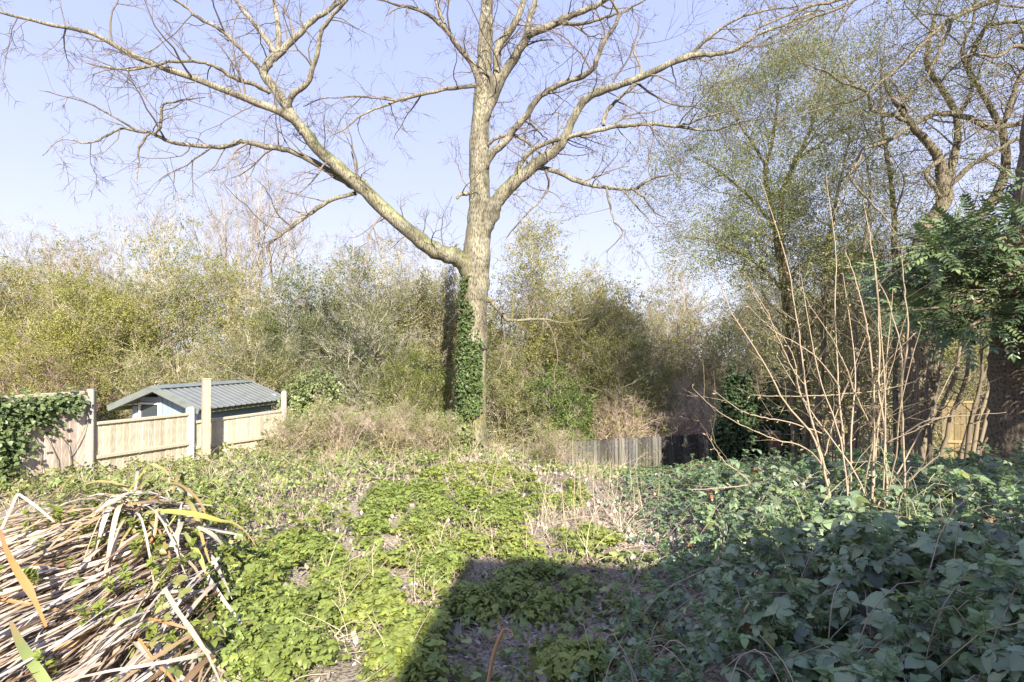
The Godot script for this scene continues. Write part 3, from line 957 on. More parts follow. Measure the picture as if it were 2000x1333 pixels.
func far_fence() -> void:
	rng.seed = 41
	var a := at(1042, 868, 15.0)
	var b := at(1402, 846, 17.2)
	var f := thing("paling_fence", "weathered grey paling fence with shade put into its dark colour, at the far end of the garden", "fence", Vector3(a.x, ground(a.x, 15.0), a.z))
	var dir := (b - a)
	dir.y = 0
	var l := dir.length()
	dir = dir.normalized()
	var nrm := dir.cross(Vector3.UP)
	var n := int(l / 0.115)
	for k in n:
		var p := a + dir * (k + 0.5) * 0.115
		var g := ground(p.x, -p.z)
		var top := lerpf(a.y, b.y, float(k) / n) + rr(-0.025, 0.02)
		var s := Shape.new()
		s.box(Transform3D(Basis(dir, Vector3.UP, -nrm).rotated(Vector3.UP, rr(-0.04, 0.04)) * Basis(Vector3.BACK, rr(-0.02, 0.02)), Vector3(p.x, (top + g - 0.1) * 0.5, p.z)), Vector3(rr(0.09, 0.105), top - g + 0.1, 0.018), shade(Color(0.055, 0.055, 0.06).lerp(Color(0.095, 0.09, 0.09), rng.randf()), rr(0.75, 1.25)), 0.003)  # paling colour darkened to stand in for shade lying over the fence
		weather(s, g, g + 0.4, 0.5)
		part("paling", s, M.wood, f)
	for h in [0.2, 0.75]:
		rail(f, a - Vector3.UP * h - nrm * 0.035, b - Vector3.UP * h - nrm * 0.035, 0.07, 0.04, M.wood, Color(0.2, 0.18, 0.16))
	# brick garden wall with an ivy clad end
	var wa := at(1412, 800, 14.2)
	var w := thing("brick_wall", "short stretch of old brick garden wall partly under ivy", "wall", Vector3(wa.x, ground(wa.x, 14.2), wa.z))
	var mortar := Shape.new()
	var top := at(1480, 842, 14.2).y
	var bot := ground(wa.x, 14.2) - 0.2
	mortar.box(Transform3D(Basis.IDENTITY, Vector3(wa.x + 0.72, (top + bot) * 0.5, wa.z)), Vector3(1.42, top - bot - 0.01, 0.2), Color(0.30, 0.27, 0.23))
	part("mortar", mortar, M.concrete, w)
	var rows := int((top - bot) / 0.075)
	for r in rows:
		var off := 0.0 if r % 2 == 0 else 0.1125
		for k in 7:
			var bx := off + k * 0.225
			var x0 := maxf(bx - 0.1125, 0.0)
			var x1 := minf(bx + 0.1025, 1.44)
			if x1 - x0 < 0.03:
				continue
			var s := Shape.new()
			s.box(Transform3D(Basis.IDENTITY, Vector3(wa.x + (x0 + x1) * 0.5, top - (r + 0.5) * 0.075, wa.z + rr(0, 0.006))), Vector3(x1 - x0, 0.064, 0.222), shade(Color(0.22, 0.13, 0.09).lerp(Color(0.27, 0.2, 0.15), rng.randf()), rr(0.75, 1.2)), 0.004)
			part("brick", s, M.brick, w)
	# yellow panel fence behind the right trees
	var ra := Vector3(10.0, 0, -12.9)
	var rb := Vector3(13.6, 0, -12.4)
	var rf := thing("panel_fence", "yellowish close-boarded fence glimpsed between the right-hand trunks", "fence", Vector3(ra.x, ground(10.0, 12.9), ra.z))
	boards(rf, ra, rb, 0.5, -1.3, 28, M.wood, Color(0.24, 0.185, 0.085), Color(0.19, 0.14, 0.075))
	rail(rf, ra + Vector3.UP * 0.52, rb + Vector3.UP * 0.52, 0.05, 0.06, M.wood, Color(0.33, 0.26, 0.12))
	rail(rf, ra + Vector3(0, -0.4, 0.03), rb + Vector3(0, -0.4, 0.03), 0.06, 0.04, M.wood, Color(0.33, 0.26, 0.12))
	# post and rail fence further back
	var pa := at(1580, 792, 18.0)
	var pb := at(1720, 796, 17.0)
	var pf := thing("rail_fence", "pinkish timber post and rail fence seen through the thin stems", "fence", Vector3(pa.x, ground(pa.x, 18.0), pa.z))
	for h in [0.0, 0.5]:
		rail(pf, pa - Vector3.UP * h, pb - Vector3.UP * h, 0.09, 0.04, M.wood, Color(0.30, 0.22, 0.17))
	for k in 3:
		var p := pa.lerp(pb, k * 0.5)
		post(pf, p + Vector3(0, 0, -0.08), p.y + 0.12, ground(p.x, -p.z) - 0.2, 0.1, 0.0, M.wood, Color(0.27, 0.2, 0.15))

# ---------------------------------------------------------------- right-hand trees
func traced_tree(called: String, label: String, limbs: Array, col: Color, d: float, tw: Dictionary, every: float, lmin: float, lmax: float, level: int, leaves: int, ca: Color, cb: Color, mesh: String, size: float, seed_: int, bark: Material, foot := true) -> Node3D:
	rng.seed = seed_
	var b: Vector3 = at(limbs[0][0][0], limbs[0][0][1], d)
	var t := thing(called, label, "tree", Vector3(b.x, ground(b.x, -b.z), b.z))
	var twigs := Shape.new()
	var tips := []
	for k in limbs.size():
		var px: Array = limbs[k][0]
		var q := traced(px, d + limbs[k][1], d + limbs[k][2], 4, 0.012)
		if limbs[k][3] > 0 and foot:
			var p0: Vector3 = q[0][0]
			p0.y = minf(p0.y, ground(p0.x, -p0.z) - 0.1)
			q[0][0] = p0
		var s := Shape.new()
		s.tube(q[0], q[1], 12 if px[2] > 20 else 8, shade(col, rr(0.85, 1.15)), 0.25)
		part("trunk" if limbs[k][3] > 0 else "limb", s, bark, t)
		sprout(twigs, q, every, 0.35 if limbs[k][3] > 0 else 0.1, lmin, lmax, level, tw, tips)
		var longer := tw.duplicate()
		longer.maxr = 0.02
		longer.step = 0.2
		longer.minr = tw.minr * 1.3
		longer.kids = 4.5
		sprout(twigs, q, 0.8, 0.3 if limbs[k][3] > 0 else 0.1, lmin * 2.2, lmax * 1.7, level, longer, tips)
	part("twigs", twigs, M.twig, t, "stuff")
	if leaves > 0:
		var clump := FastNoiseLite.new()
		clump.seed = seed_
		clump.frequency = 0.8
		var ts := []
		var cs := []
		var tries := 0
		while ts.size() < leaves and tries < 40000:
			tries += 1
			var tip: Array = tips[rng.randi() % tips.size()]
			var p: Vector3 = tip[0] + rv() * 0.15
			if p.y < 3.4 and rng.randf() < 0.8:
				continue
			if clump.get_noise_3dv(p * 1.5) < 0.02 + rr(-0.15, 0.1):
				continue
			ts.append(along(p - Vector3(tip[1]) * size * 0.6, Vector3(tip[1]) + rv() * 0.7, rr(0, TAU), size * rr(0.6, 1.3)))
			cs.append(shade(ca.lerp(cb, clampf(0.5 + clump.get_noise_3dv(p * 2.0) * 1.2 + rr(-0.3, 0.3), 0, 1)), rr(0.75, 1.25)))
		copies("leaves", meshes[mesh], M.young, t, ts, cs)
	return t

func right_trees() -> void:
	var tw := {"step": 0.12, "wob": 0.3, "up": 0.02, "kids": 3.2, "fwd": 0.7, "minr": 0.004, "maxr": 0.015, "lift": 0.25, "col": Color(0.20, 0.17, 0.11)}
	traced_tree("hawthorn_tree", "slender many-stemmed tree flecked with tiny fresh green leaves right of the gap", [
		[[1574, 900, 15, 1573, 740, 13, 1545, 600, 12, 1526, 470, 11, 1526, 394, 10, 1540, 346, 9, 1557, 309, 8, 1583, 256, 6, 1600, 190, 4, 1606, 130, 2], 0.0, -0.3, 1],
		[[1552, 900, 13, 1548, 760, 12, 1534, 600, 10, 1514, 446, 9, 1498, 362, 8, 1495, 331, 7, 1507, 283, 6, 1517, 220, 5, 1520, 164, 3], 0.3, 0.6, 1],
		[[1590, 900, 11, 1604, 740, 10, 1612, 600, 9, 1622, 470, 7, 1640, 360, 5, 1660, 270, 3], -0.3, -0.8, 1],
		[[1538, 580, 7, 1490, 525, 6, 1440, 490, 5, 1385, 470, 3, 1335, 462, 2], 0.2, -0.4, 0],
		[[1510, 440, 7, 1470, 390, 6, 1425, 350, 5, 1380, 318, 3, 1350, 306, 2], 0.5, 0.8, 0],
		[[1500, 330, 6, 1470, 280, 5, 1440, 235, 3, 1425, 195, 2], 0.5, 0.2, 0],
		[[1560, 310, 6, 1590, 290, 5, 1630, 260, 4, 1665, 250, 2], -0.2, 0.3, 0],
		[[1608, 640, 6, 1650, 560, 5, 1690, 500, 4, 1720, 440, 2], -0.3, -0.2, 0],
	], Color(0.24, 0.20, 0.13), 12.5, tw, 0.27, 0.6, 1.7, 2, 4000, Color(0.24, 0.28, 0.10), Color(0.34, 0.34, 0.13), "leaf_small", 0.68, 51, M.bark)
	var tw2 := {"step": 0.12, "wob": 0.36, "up": 0.0, "kids": 3.0, "fwd": 0.6, "minr": 0.0034, "maxr": 0.012, "lift": 0.1, "col": Color(0.17, 0.14, 0.09)}
	traced_tree("twisted_tree", "dark gnarled tree with a thick grey trunk and crooked forking limbs at right", [
		[[1794, 912, 52, 1792, 860, 46, 1788, 740, 44, 1796, 642, 42, 1790, 560, 30, 1790, 505, 26, 1808, 446, 25, 1843, 398, 26, 1843, 372, 24, 1838, 324, 20, 1826, 294, 17, 1806, 274, 15, 1778, 239, 12, 1756, 208, 10, 1740, 186, 7, 1722, 150, 4], 0.0, -0.3, 1],
		[[1852, 392, 17, 1857, 331, 14, 1869, 284, 13, 1869, 227, 12, 1841, 176, 12, 1815, 135, 11, 1811, 104, 9, 1822, 47, 7, 1840, -20, 4], -0.1, 0.4, 0],
		[[1858, 360, 11, 1890, 330, 10, 1920, 309, 9, 1948, 293, 8, 2010, 262, 7, 2080, 240, 4], -0.1, -0.8, 0],
		[[1782, 244, 8, 1731, 277, 7, 1686, 292, 6, 1677, 315, 6, 1661, 347, 5, 1699, 394, 4, 1726, 420, 3, 1760, 470, 2], -0.2, -0.9, 0],
		[[1780, 240, 9, 1740, 224, 8, 1702, 213, 7, 1695, 181, 6, 1646, 161, 5, 1622, 144, 4, 1605, 135, 3, 1560, 120, 2], -0.2, -1.2, 0],
		[[1697, 182, 5, 1660, 198, 5, 1636, 202, 4, 1589, 217, 3, 1520, 232, 2], -0.8, -0.6, 0],
		[[1800, 900, 26, 1815, 800, 24, 1835, 640, 22, 1868, 490, 20, 1902, 440, 19, 1948, 378, 18, 1966, 315, 16, 1957, 252, 12, 1920, 183, 10, 1892, 132, 9, 1910, 82, 8, 1932, 52, 8, 1976, 44, 7, 2040, 50, 5], 0.4, -0.5, 1],
		[[1780, 244, 9, 1810, 230, 10, 1841, 221, 10, 1894, 230, 11, 1935, 249, 11, 2010, 238, 10, 2090, 220, 6], -0.2, -0.6, 0],
		[[1840, 312, 9, 1815, 330, 8, 1810, 345, 7, 1826, 368, 8, 1836, 384, 8], -0.3, -0.2, 0],
		[[1752, 900, 13, 1752, 760, 12, 1750, 600, 11, 1748, 480, 10, 1744, 380, 9, 1734, 310, 8, 1724, 240, 6, 1720, 170, 4, 1728, 90, 2], 0.6, 0.8, 1],
		[[1958, 250, 9, 1990, 160, 8, 2030, 80, 6], -0.4, -0.9, 0],
		[[1870, 230, 8, 1900, 170, 7, 1880, 100, 6, 1905, 30, 5, 1900, -40, 3], 0.2, -0.5, 0],
		[[1668, 900, 9, 1676, 760, 8, 1672, 600, 7, 1690, 470, 6, 1700, 380, 4, 1690, 300, 3], 0.8, 0.4, 1],
	], Color(0.24, 0.20, 0.14), 10.5, tw2, 0.22, 0.5, 1.4, 2, 1100, Color(0.15, 0.18, 0.06), Color(0.19, 0.19, 0.08), "leaf_small", 0.5, 52, M.bark)
	traced_tree("overhanging_tree", "tree outside the right edge whose limbs reach in across the top of the sky", [
		[[2330, 900, 60, 2310, 500, 50, 2270, 250, 40, 2210, 60, 30, 2150, -120, 20, 2120, -260, 8], 0.0, 0.0, 1],
		[[2230, 140, 20, 2110, 40, 14, 1990, -10, 12, 1935, 3, 11, 1857, 38, 10, 1819, 69, 8, 1778, 110, 7, 1740, 145, 6, 1700, 178, 4], 0.0, -0.6, 0],
		[[2210, 60, 18, 2080, -20, 14, 1980, -50, 11, 1860, -60, 10, 1740, -30, 8, 1640, 0, 6, 1560, 20, 5, 1470, 60, 3], 0.0, -0.8, 0],
		[[1700, -15, 6, 1630, 20, 5, 1560, 45, 4, 1480, 90, 3, 1420, 140, 2], -0.6, -0.4, 0],
		[[1860, 36, 7, 1840, 90, 6, 1810, 150, 5, 1770, 190, 4, 1740, 240, 2], -0.4, -0.2, 0],
		[[2260, 220, 18, 2150, 160, 12, 2060, 130, 9, 1990, 90, 8, 1950, 110, 6, 1900, 105, 4, 1850, 130, 2], 0.0, -1.0, 0],
	], Color(0.22, 0.18, 0.12), 9.5, tw2, 0.22, 0.5, 1.5, 2, 600, Color(0.15, 0.18, 0.06), Color(0.19, 0.19, 0.08), "leaf_small", 0.5, 53, M.bark)
	# coppiced stems
	rng.seed = 54
	var b := at(1860, 890, 10.0)
	var t := thing("coppice_shrub", "clump of thin slanting sunlit coppice stems beside the thick grey trunk", "shrub", Vector3(b.x, ground(b.x, -b.z), b.z))
	var twg := Shape.new()
	for k in 12:
		var x0 := rr(1785, 1925)
		var up := rr(540, 660)
		var lean := rr(-30, 90)
		var dd := rr(9.6, 11.2)
		var q := traced([x0, 905, rr(6, 9), x0 + lean * 0.3 + rr(-8, 8), 820, rr(5, 8), x0 + lean * 0.65 + rr(-10, 10), 730, rr(4, 7), x0 + lean + rr(-10, 10), up, 3], dd, dd + rr(-0.3, 0.3), 3, 0.02)
		var p0: Vector3 = q[0][0]
		p0.y = ground(p0.x, -p0.z) - 0.1
		q[0][0] = p0
		var s := Shape.new()
		s.tube(q[0], q[1], 6, shade(Color(0.20, 0.16, 0.11), rr(0.6, 1.2)), 0.1)
		part("stem", s, M.twig, t)
		sprout(twg, q, 0.3, 0.3, 0.3, 0.7, 1, tw2, [])
	part("twigs", twg, M.twig, t, "stuff")
	# evergreen with a rugged trunk
	rng.seed = 55
	var eb := at(1980, 905, 7.8)
	var e := thing("evergreen_tree", "evergreen with drooping glossy pinnate leaves above a deeply furrowed trunk", "tree", Vector3(eb.x, ground(eb.x, -eb.z), eb.z))
	var s2 := Shape.new()
	var q3 := traced([1990, 930, 112, 1988, 900, 92, 1984, 820, 80, 1986, 700, 82, 1994, 600, 78, 2006, 480, 66, 2020, 330, 50, 2030, 150, 36, 2035, -60, 22, 2040, -260, 6], 7.8, 7.8, 9, 0.0)
	# furrowed bark: ridges that run up the trunk and wander
	var pts: PackedVector3Array = q3[0]
	var rad: PackedFloat32Array = q3[1]
	var ridge := FastNoiseLite.new()
	ridge.seed = 7
	ridge.frequency = 1.0
	var sides := 88
	var start := 0
	for a in pts.size():
		for k in sides:
			var f := TAU * k / sides
			var o := Vector3(cos(f), 0, sin(f))
			var wob := ridge.get_noise_3d(o.x * 2.0, pts[a].y * 1.6, o.z * 2.0) * 1.5
			var g := absf(sin(f * 11.0 + wob * 4.0))
			var plate := ridge.get_noise_3d(o.x * 9.0, pts[a].y * 5.0, o.z * 9.0)
			var rz := rad[a] * (0.93 + 0.09 * pow(g, 0.6) + plate * 0.05)
			s2.v.append(pts[a] + o * rz)
			s2.n.append(o)
			s2.c.append(shade(Color(0.20, 0.16, 0.115), 0.9 + plate * 0.35))
	for a in pts.size() - 1:
		for k in sides:
			var e1 := (k + 1) % sides
			s2.i.append_array([a * sides + k, (a + 1) * sides + k, a * sides + e1, a * sides + e1, (a + 1) * sides + k, (a + 1) * sides + e1])
	# true normals from the displaced faces
	var nn := PackedVector3Array()
	nn.resize(s2.v.size())
	for k in range(0, s2.i.size(), 3):
		var m := (s2.v[s2.i[k + 2]] - s2.v[s2.i[k]]).cross(s2.v[s2.i[k + 1]] - s2.v[s2.i[k]])
		for z in 3:
			nn[s2.i[k + z]] += m
	for k in nn.size():
		s2.n[k] = nn[k].normalized()
	part("trunk", s2, M.bark_dark, e)
	var ts := []
	var cs := []
	var br := Shape.new()
	var n_whorl := 0
	while n_whorl < 115:
		var px := rr(1715, 2190)
		var py := rr(330, 700)
		var f := (px - 1715) / 285.0
		if py < 505 - 150 * clampf(f, 0, 1.1) or py > 590 + 115 * clampf(f, 0, 1.0):
			continue
		n_whorl += 1
		var p := at(px, py, rr(6.7, 8.6))
		var core := at(2000, lerpf(py, 540, 0.6), 7.8)
		var out := (p - core)
		out.y *= 0.4
		out = (out.normalized() + Vector3(0, 0.1, 0.25)).normalized()
		var limb := catmull([core, core.lerp(p, 0.55) + rv() * 0.12, p], [0.03, 0.018, 0.009], 4, 0.02)
		br.tube(limb[0], limb[1], 5, Color(0.2, 0.16, 0.1))
		for k in 8:
			var a := TAU * k / 8 + rr(-0.3, 0.3)
			var side := out.cross(Vector3.UP).normalized()
			var dir := out * rr(0.2, 0.9) + side * cos(a) + Vector3.UP * (sin(a) * 0.6 + 0.1)
			var y := dir.normalized()
			var x := y.cross(Vector3.UP + out * 0.4).normalized()
			var sc := rr(0.75, 1.1)
			ts.append(Transform3D(Basis(x * sc, y * sc, x.cross(y) * sc), p))
			cs.append(shade(Color(0.10, 0.155, 0.075).lerp(Color(0.22, 0.27, 0.11), rng.randf() * rng.randf()), rr(0.75, 1.3)))
	part("branches", br, M.twig, e, "stuff")
	copies("leaves", meshes.frond, M.shiny, e, ts, cs)
	mound("laurel_seedling", "small blue-green leafy bush against the foot of the furrowed trunk", "shrub", "", at(1935, 905, 7.3) * Vector3(1, 0, 1) + Vector3.UP * ground(at(1935, 905, 7.3).x, 7.3), Vector3(0.34, 0.5, 0.3), 70, "bramble_3", M.dark_leaf, Color(0.05, 0.10, 0.06), Color(0.07, 0.12, 0.06), 56, 0.5, 1.3)

func sapling() -> void:
	rng.seed = 61
	var D := 4.5
	var b := at(1660, 1000, D)
	var t := thing("budding_sapling", "tall multi-stemmed sapling of thin pinkish stems dotted with swelling buds", "shrub", Vector3(b.x, ground(b.x, D), b.z))
	var lines := [
		[[1640, 1010, 13, 1617, 934, 11, 1597, 861, 9, 1578, 787, 8, 1566, 690, 7, 1553, 602, 6, 1539, 519, 5, 1514, 436, 4, 1485, 350, 2], 0.1, 0.0],
		[[1628, 1000, 12, 1592, 861, 10, 1534, 787, 8, 1495, 714, 7, 1461, 661, 6, 1427, 607, 5, 1405, 549, 4, 1394, 515, 2], 0.0, -0.4],
		[[1663, 1010, 10, 1648, 861, 8, 1641, 787, 7, 1634, 690, 6, 1631, 592, 5, 1634, 510, 4, 1624, 422, 3, 1614, 344, 2], 0.3, 0.5],
		[[1704, 1000, 10, 1708, 836, 9, 1705, 739, 8, 1697, 661, 7, 1685, 602, 6, 1670, 544, 5, 1652, 492, 3], 0.0, 0.2],
		[[1733, 1000, 10, 1729, 846, 9, 1717, 768, 8, 1719, 690, 7, 1714, 568, 6, 1707, 510, 5, 1697, 446, 4, 1687, 392, 2], -0.1, 0.2],
		[[1768, 1000, 11, 1765, 861, 9, 1761, 768, 9, 1773, 661, 8, 1770, 592, 6, 1763, 529, 5, 1760, 480, 2], 0.1, 0.0],
		[[1762, 740, 6, 1761, 690, 6, 1748, 631, 5, 1729, 573, 4, 1709, 544, 2], 0.1, 0.3],
		[[1700, 832, 7, 1670, 768, 7, 1651, 714, 6, 1627, 666, 5, 1592, 612, 4, 1553, 544, 2], 0.1, -0.2],
		[[1573, 753, 6, 1553, 729, 6, 1524, 670, 5, 1495, 602, 4, 1461, 553, 2], 0.0, -0.3],
		[[1620, 925, 8, 1573, 875, 7, 1519, 860, 6, 1470, 841, 5, 1407, 807, 4, 1352, 757, 2], 0.0, -0.5],
		[[1606, 846, 6, 1543, 826, 5, 1495, 817, 5, 1446, 802, 4, 1393, 763, 2], 0.0, -0.5],
		[[1735, 864, 6, 1788, 841, 5, 1836, 817, 5, 1900, 812, 4, 1968, 805, 2], -0.1, -0.6],
		[[1768, 846, 6, 1812, 822, 5, 1866, 812, 4, 1905, 800, 2], 0.0, -0.3],
		[[1640, 772, 5, 1592, 773, 5, 1530, 775, 4, 1466, 772, 2], 0.2, 0.0],
		[[1640, 770, 5, 1719, 763, 4, 1792, 744, 2], 0.2, 0.0],
		[[1641, 758, 6, 1602, 705, 5, 1563, 675, 5, 1510, 646, 4, 1456, 592, 2], 0.2, 0.4],
		[[1466, 944, 7, 1440, 920, 6, 1417, 905, 5, 1397, 876, 4, 1380, 846, 2], -0.3, -0.6],
		[[1775, 940, 6, 1836, 890, 5, 1880, 872, 4, 1910, 860, 2], 0.0, -0.4],
		[[1460, 947, 6, 1400, 955, 5, 1345, 956, 4], -0.3, -0.5],
		[[1706, 760, 4, 1740, 700, 4, 1790, 650, 2], 0.0, 0.3],
		[[1590, 830, 5, 1560, 760, 5, 1548, 690, 4, 1500, 620, 3, 1470, 570, 2], 0.2, 0.5],
		[[1612, 890, 6, 1630, 820, 5, 1660, 740, 4, 1690, 660, 3], 0.2, 0.6],
	]
	for k in 8:
		var x0 := rr(1630, 1770)
		var a := rr(-1.0, 1.0)
		var y1 := lerpf(rr(430, 640), rr(640, 800), absf(a))
		lines.append([[x0, 1000, rr(5, 8), x0 + a * 60 + rr(-10, 10), lerpf(1000, y1, 0.3), 7, x0 + a * 130 + rr(-14, 14), lerpf(1000, y1, 0.6), 5, x0 + a * 230 + rr(-20, 20), y1, 2], rr(-0.3, 0.4), rr(-0.5, 0.7)])
	var sp := {"step": 0.08, "wob": 0.2, "up": 0.04, "kids": 1.5, "fwd": 0.9, "minr": 0.0018, "maxr": 0.004, "lift": 0.5, "col": Color(0.36, 0.29, 0.19)}
	var shoots := Shape.new()
	var buds := Shape.new()
	for l in lines:
		var q := traced(l[0], D + l[1], D + l[2], 5, 0.004)
		for m in q[1].size():
			q[1][m] *= 0.42
		var s := Shape.new()
		if l[0][2] >= 10:
			var p0: Vector3 = q[0][0]
			q[0].insert(0, Vector3(lerpf(p0.x, b.x, 0.4), ground(b.x, D) - 0.1, lerpf(p0.z, b.z, 0.4)))
			q[1].insert(0, q[1][0] * 1.2)
		s.tube(q[0], q[1], 6, shade(Color(0.37, 0.29, 0.20), rr(0.8, 1.15)))
		part("stem", s, M.twig, t)
		sprout(shoots, q, 0.42, 0.3, 0.15, 0.55, 1, sp, [])
		var pts: PackedVector3Array = q[0]
		var side := 1.0
		for k in range(3 if l[0][2] < 10 else 12, pts.size(), 2):
			var d := (pts[k] - pts[k - 1]).normalized()
			var o := d.cross(rv()).normalized()
			var p: Vector3 = pts[k] + o * q[1][k]
			var len := rr(0.006, 0.016)
			buds.tube(PackedVector3Array([p, p + (o + d * 0.8) * len]), PackedFloat32Array([0.0022, 0.0015]), 4, Color(0.33, 0.24, 0.16))
			buds.ball(p + (o + d * 0.8) * (len + 0.006), o + d, rr(0.0045, 0.0075), 1.5, Color(0.36, 0.33, 0.17).lerp(Color(0.34, 0.22, 0.14), rng.randf()))
			side = -side
	part("shoots", shoots, M.twig, t, "stuff")
	part("buds", buds, M.twig, t, "stuff")

# ---------------------------------------------------------------- brambles, ground plants
func bramble_edge(zf: float) -> float:
	return lerpf(0.38, 1.3, smoothstep(2.4, 6.2, zf)) + lump.get_noise_2d(zf * 60.0, 31.0) * 0.35

func bramble_top(x: float, zf: float) -> float:
	var e := x - bramble_edge(zf)
	var h := 0.08 + 0.58 * smoothstep(0.0, 1.7, e) + 0.22 * smoothstep(1.2, 2.6, e) * smoothstep(4.0, 2.0, zf)
	h *= lerpf(1.0, 0.55, smoothstep(5.0, 8.0, zf)) * lerpf(1.0, 0.2, smoothstep(7.5, 9.5, zf))
	return ground(x, zf) + h * (1.0 + lump.get_noise_2d(x * 80.0, zf * 80.0) * 0.75 + lump.get_noise_2d(x * 260.0, zf * 260.0) * 0.4)

func brambles() -> void:
	rng.seed = 71
	var t := thing("bramble_thicket", "dense shaded bramble thicket of blue-green leaves filling the lower right", "brambles", Vector3(2.2, ground(2.2, 4.0), -4.0), "", "stuff")
	var kinds := ["bramble_3", "bramble_3b", "bramble_5"]
	var ts := [[], [], []]
	var cs := [[], [], []]
	var sh_t := []
	var sh_c := []
	var made := 0
	while made < 17500:
		var zf := 1.02 + 9.8 * pow(rng.randf(), 1.35)
		var x := rr(-0.5, 1.15 * zf + 1.3)
		var e := x - bramble_edge(zf)
		if e < 0.0 or rng.randf() > 0.2 + e * 0.9:
			continue
		if zf < 1.25 and x < 0.5:
			continue
		var gap := lump.get_noise_2d(x * 55.0 + 300.0, zf * 55.0)
		var top := bramble_top(x, zf)
		var g := ground(x, zf)
		var dep := rng.randf() * rng.randf() * (0.8 if gap < -0.1 else 0.6)
		if gap < -0.05 and rng.randf() < 0.7:
			continue
		var y := lerpf(top, g, dep)
		var p := Vector3(x, y, -zf)
		if p.distance_to(Vector3(0, EYE, 0)) < 1.15:
			continue
		made += 1
		var k := rng.randi() % 3
		var up := (Vector3.UP + Vector3(rr(-1, 1), 0, rr(-1, 1)) * 0.55 + Vector3(-0.25, 0, 0.2)).normalized()
		var sc := rr(0.35, 1.1) * lerpf(0.75, 1.05, smoothstep(0.0, 1.2, e))
		ts[k].append(along(p, up, rr(0, TAU), sc))
		var old := rng.randf()
		var c := Color(0.145, 0.205, 0.115).lerp(Color(0.21, 0.27, 0.14), rng.randf())
		if old < 0.05:
			c = Color(0.14, 0.17, 0.04)
		elif old < 0.16:
			c = Color(0.15, 0.22, 0.09)
		elif old < 0.17:
			c = Color(0.22, 0.12, 0.06)
		elif old < 0.3:
			c = Color(0.07, 0.10, 0.06)
		cs[k].append(shade(c, rr(0.75, 1.25)))
		if rng.randf() < 0.2:
			sh_t.append(along(p + Vector3.UP * 0.03, Vector3.UP + rv() * 0.5, rr(0, TAU), rr(0.7, 1.35)))
			sh_c.append(shade(Color(0.22, 0.31, 0.15), rr(0.8, 1.2)))
	for k in 3:
		copies("leaves", meshes[kinds[k]], M.dark_leaf, t, ts[k], cs[k])
	copies("shoots", meshes.shoot, M.young, t, sh_t, sh_c)
	# arching canes
	var canes := Shape.new()
	for k in 900:
		var zf := 1.3 + 8.0 * pow(rng.randf(), 1.3)
		var x := rr(bramble_edge(zf) - 0.1, 1.1 * zf + 0.8)
		var a := rr(0, TAU)
		var l := rr(0.4, 1.3)
		var o := Vector3(cos(a), 0, sin(a)) * l
		var p0 := Vector3(x, ground(x, zf), -zf)
		var p2 := p0 + o
		p2.y = maxf(ground(p2.x, -p2.z), bramble_top(p2.x, -p2.z) - rr(0.0, 0.25))
		var p1 := p0.lerp(p2, 0.5)
		p1.y = bramble_top(p1.x, -p1.z) + rr(-0.12, 0.14)
		if p1.distance_to(Vector3(0, EYE, 0)) < 1.0 or p2.distance_to(Vector3(0, EYE, 0)) < 1.0:
			continue
		var q := catmull([p0, p0.lerp(p1, 0.5) + Vector3.UP * 0.08, p1, p2], [0.0035, 0.0032, 0.0028, 0.0015], 4, 0.006)
		canes.tube(q[0], q[1], 4, shade(Color(0.36, 0.27, 0.22).lerp(Color(0.30, 0.29, 0.16), rng.randf()), rr(0.7, 1.25)))
	part("canes", canes, M.twig, t, "stuff")

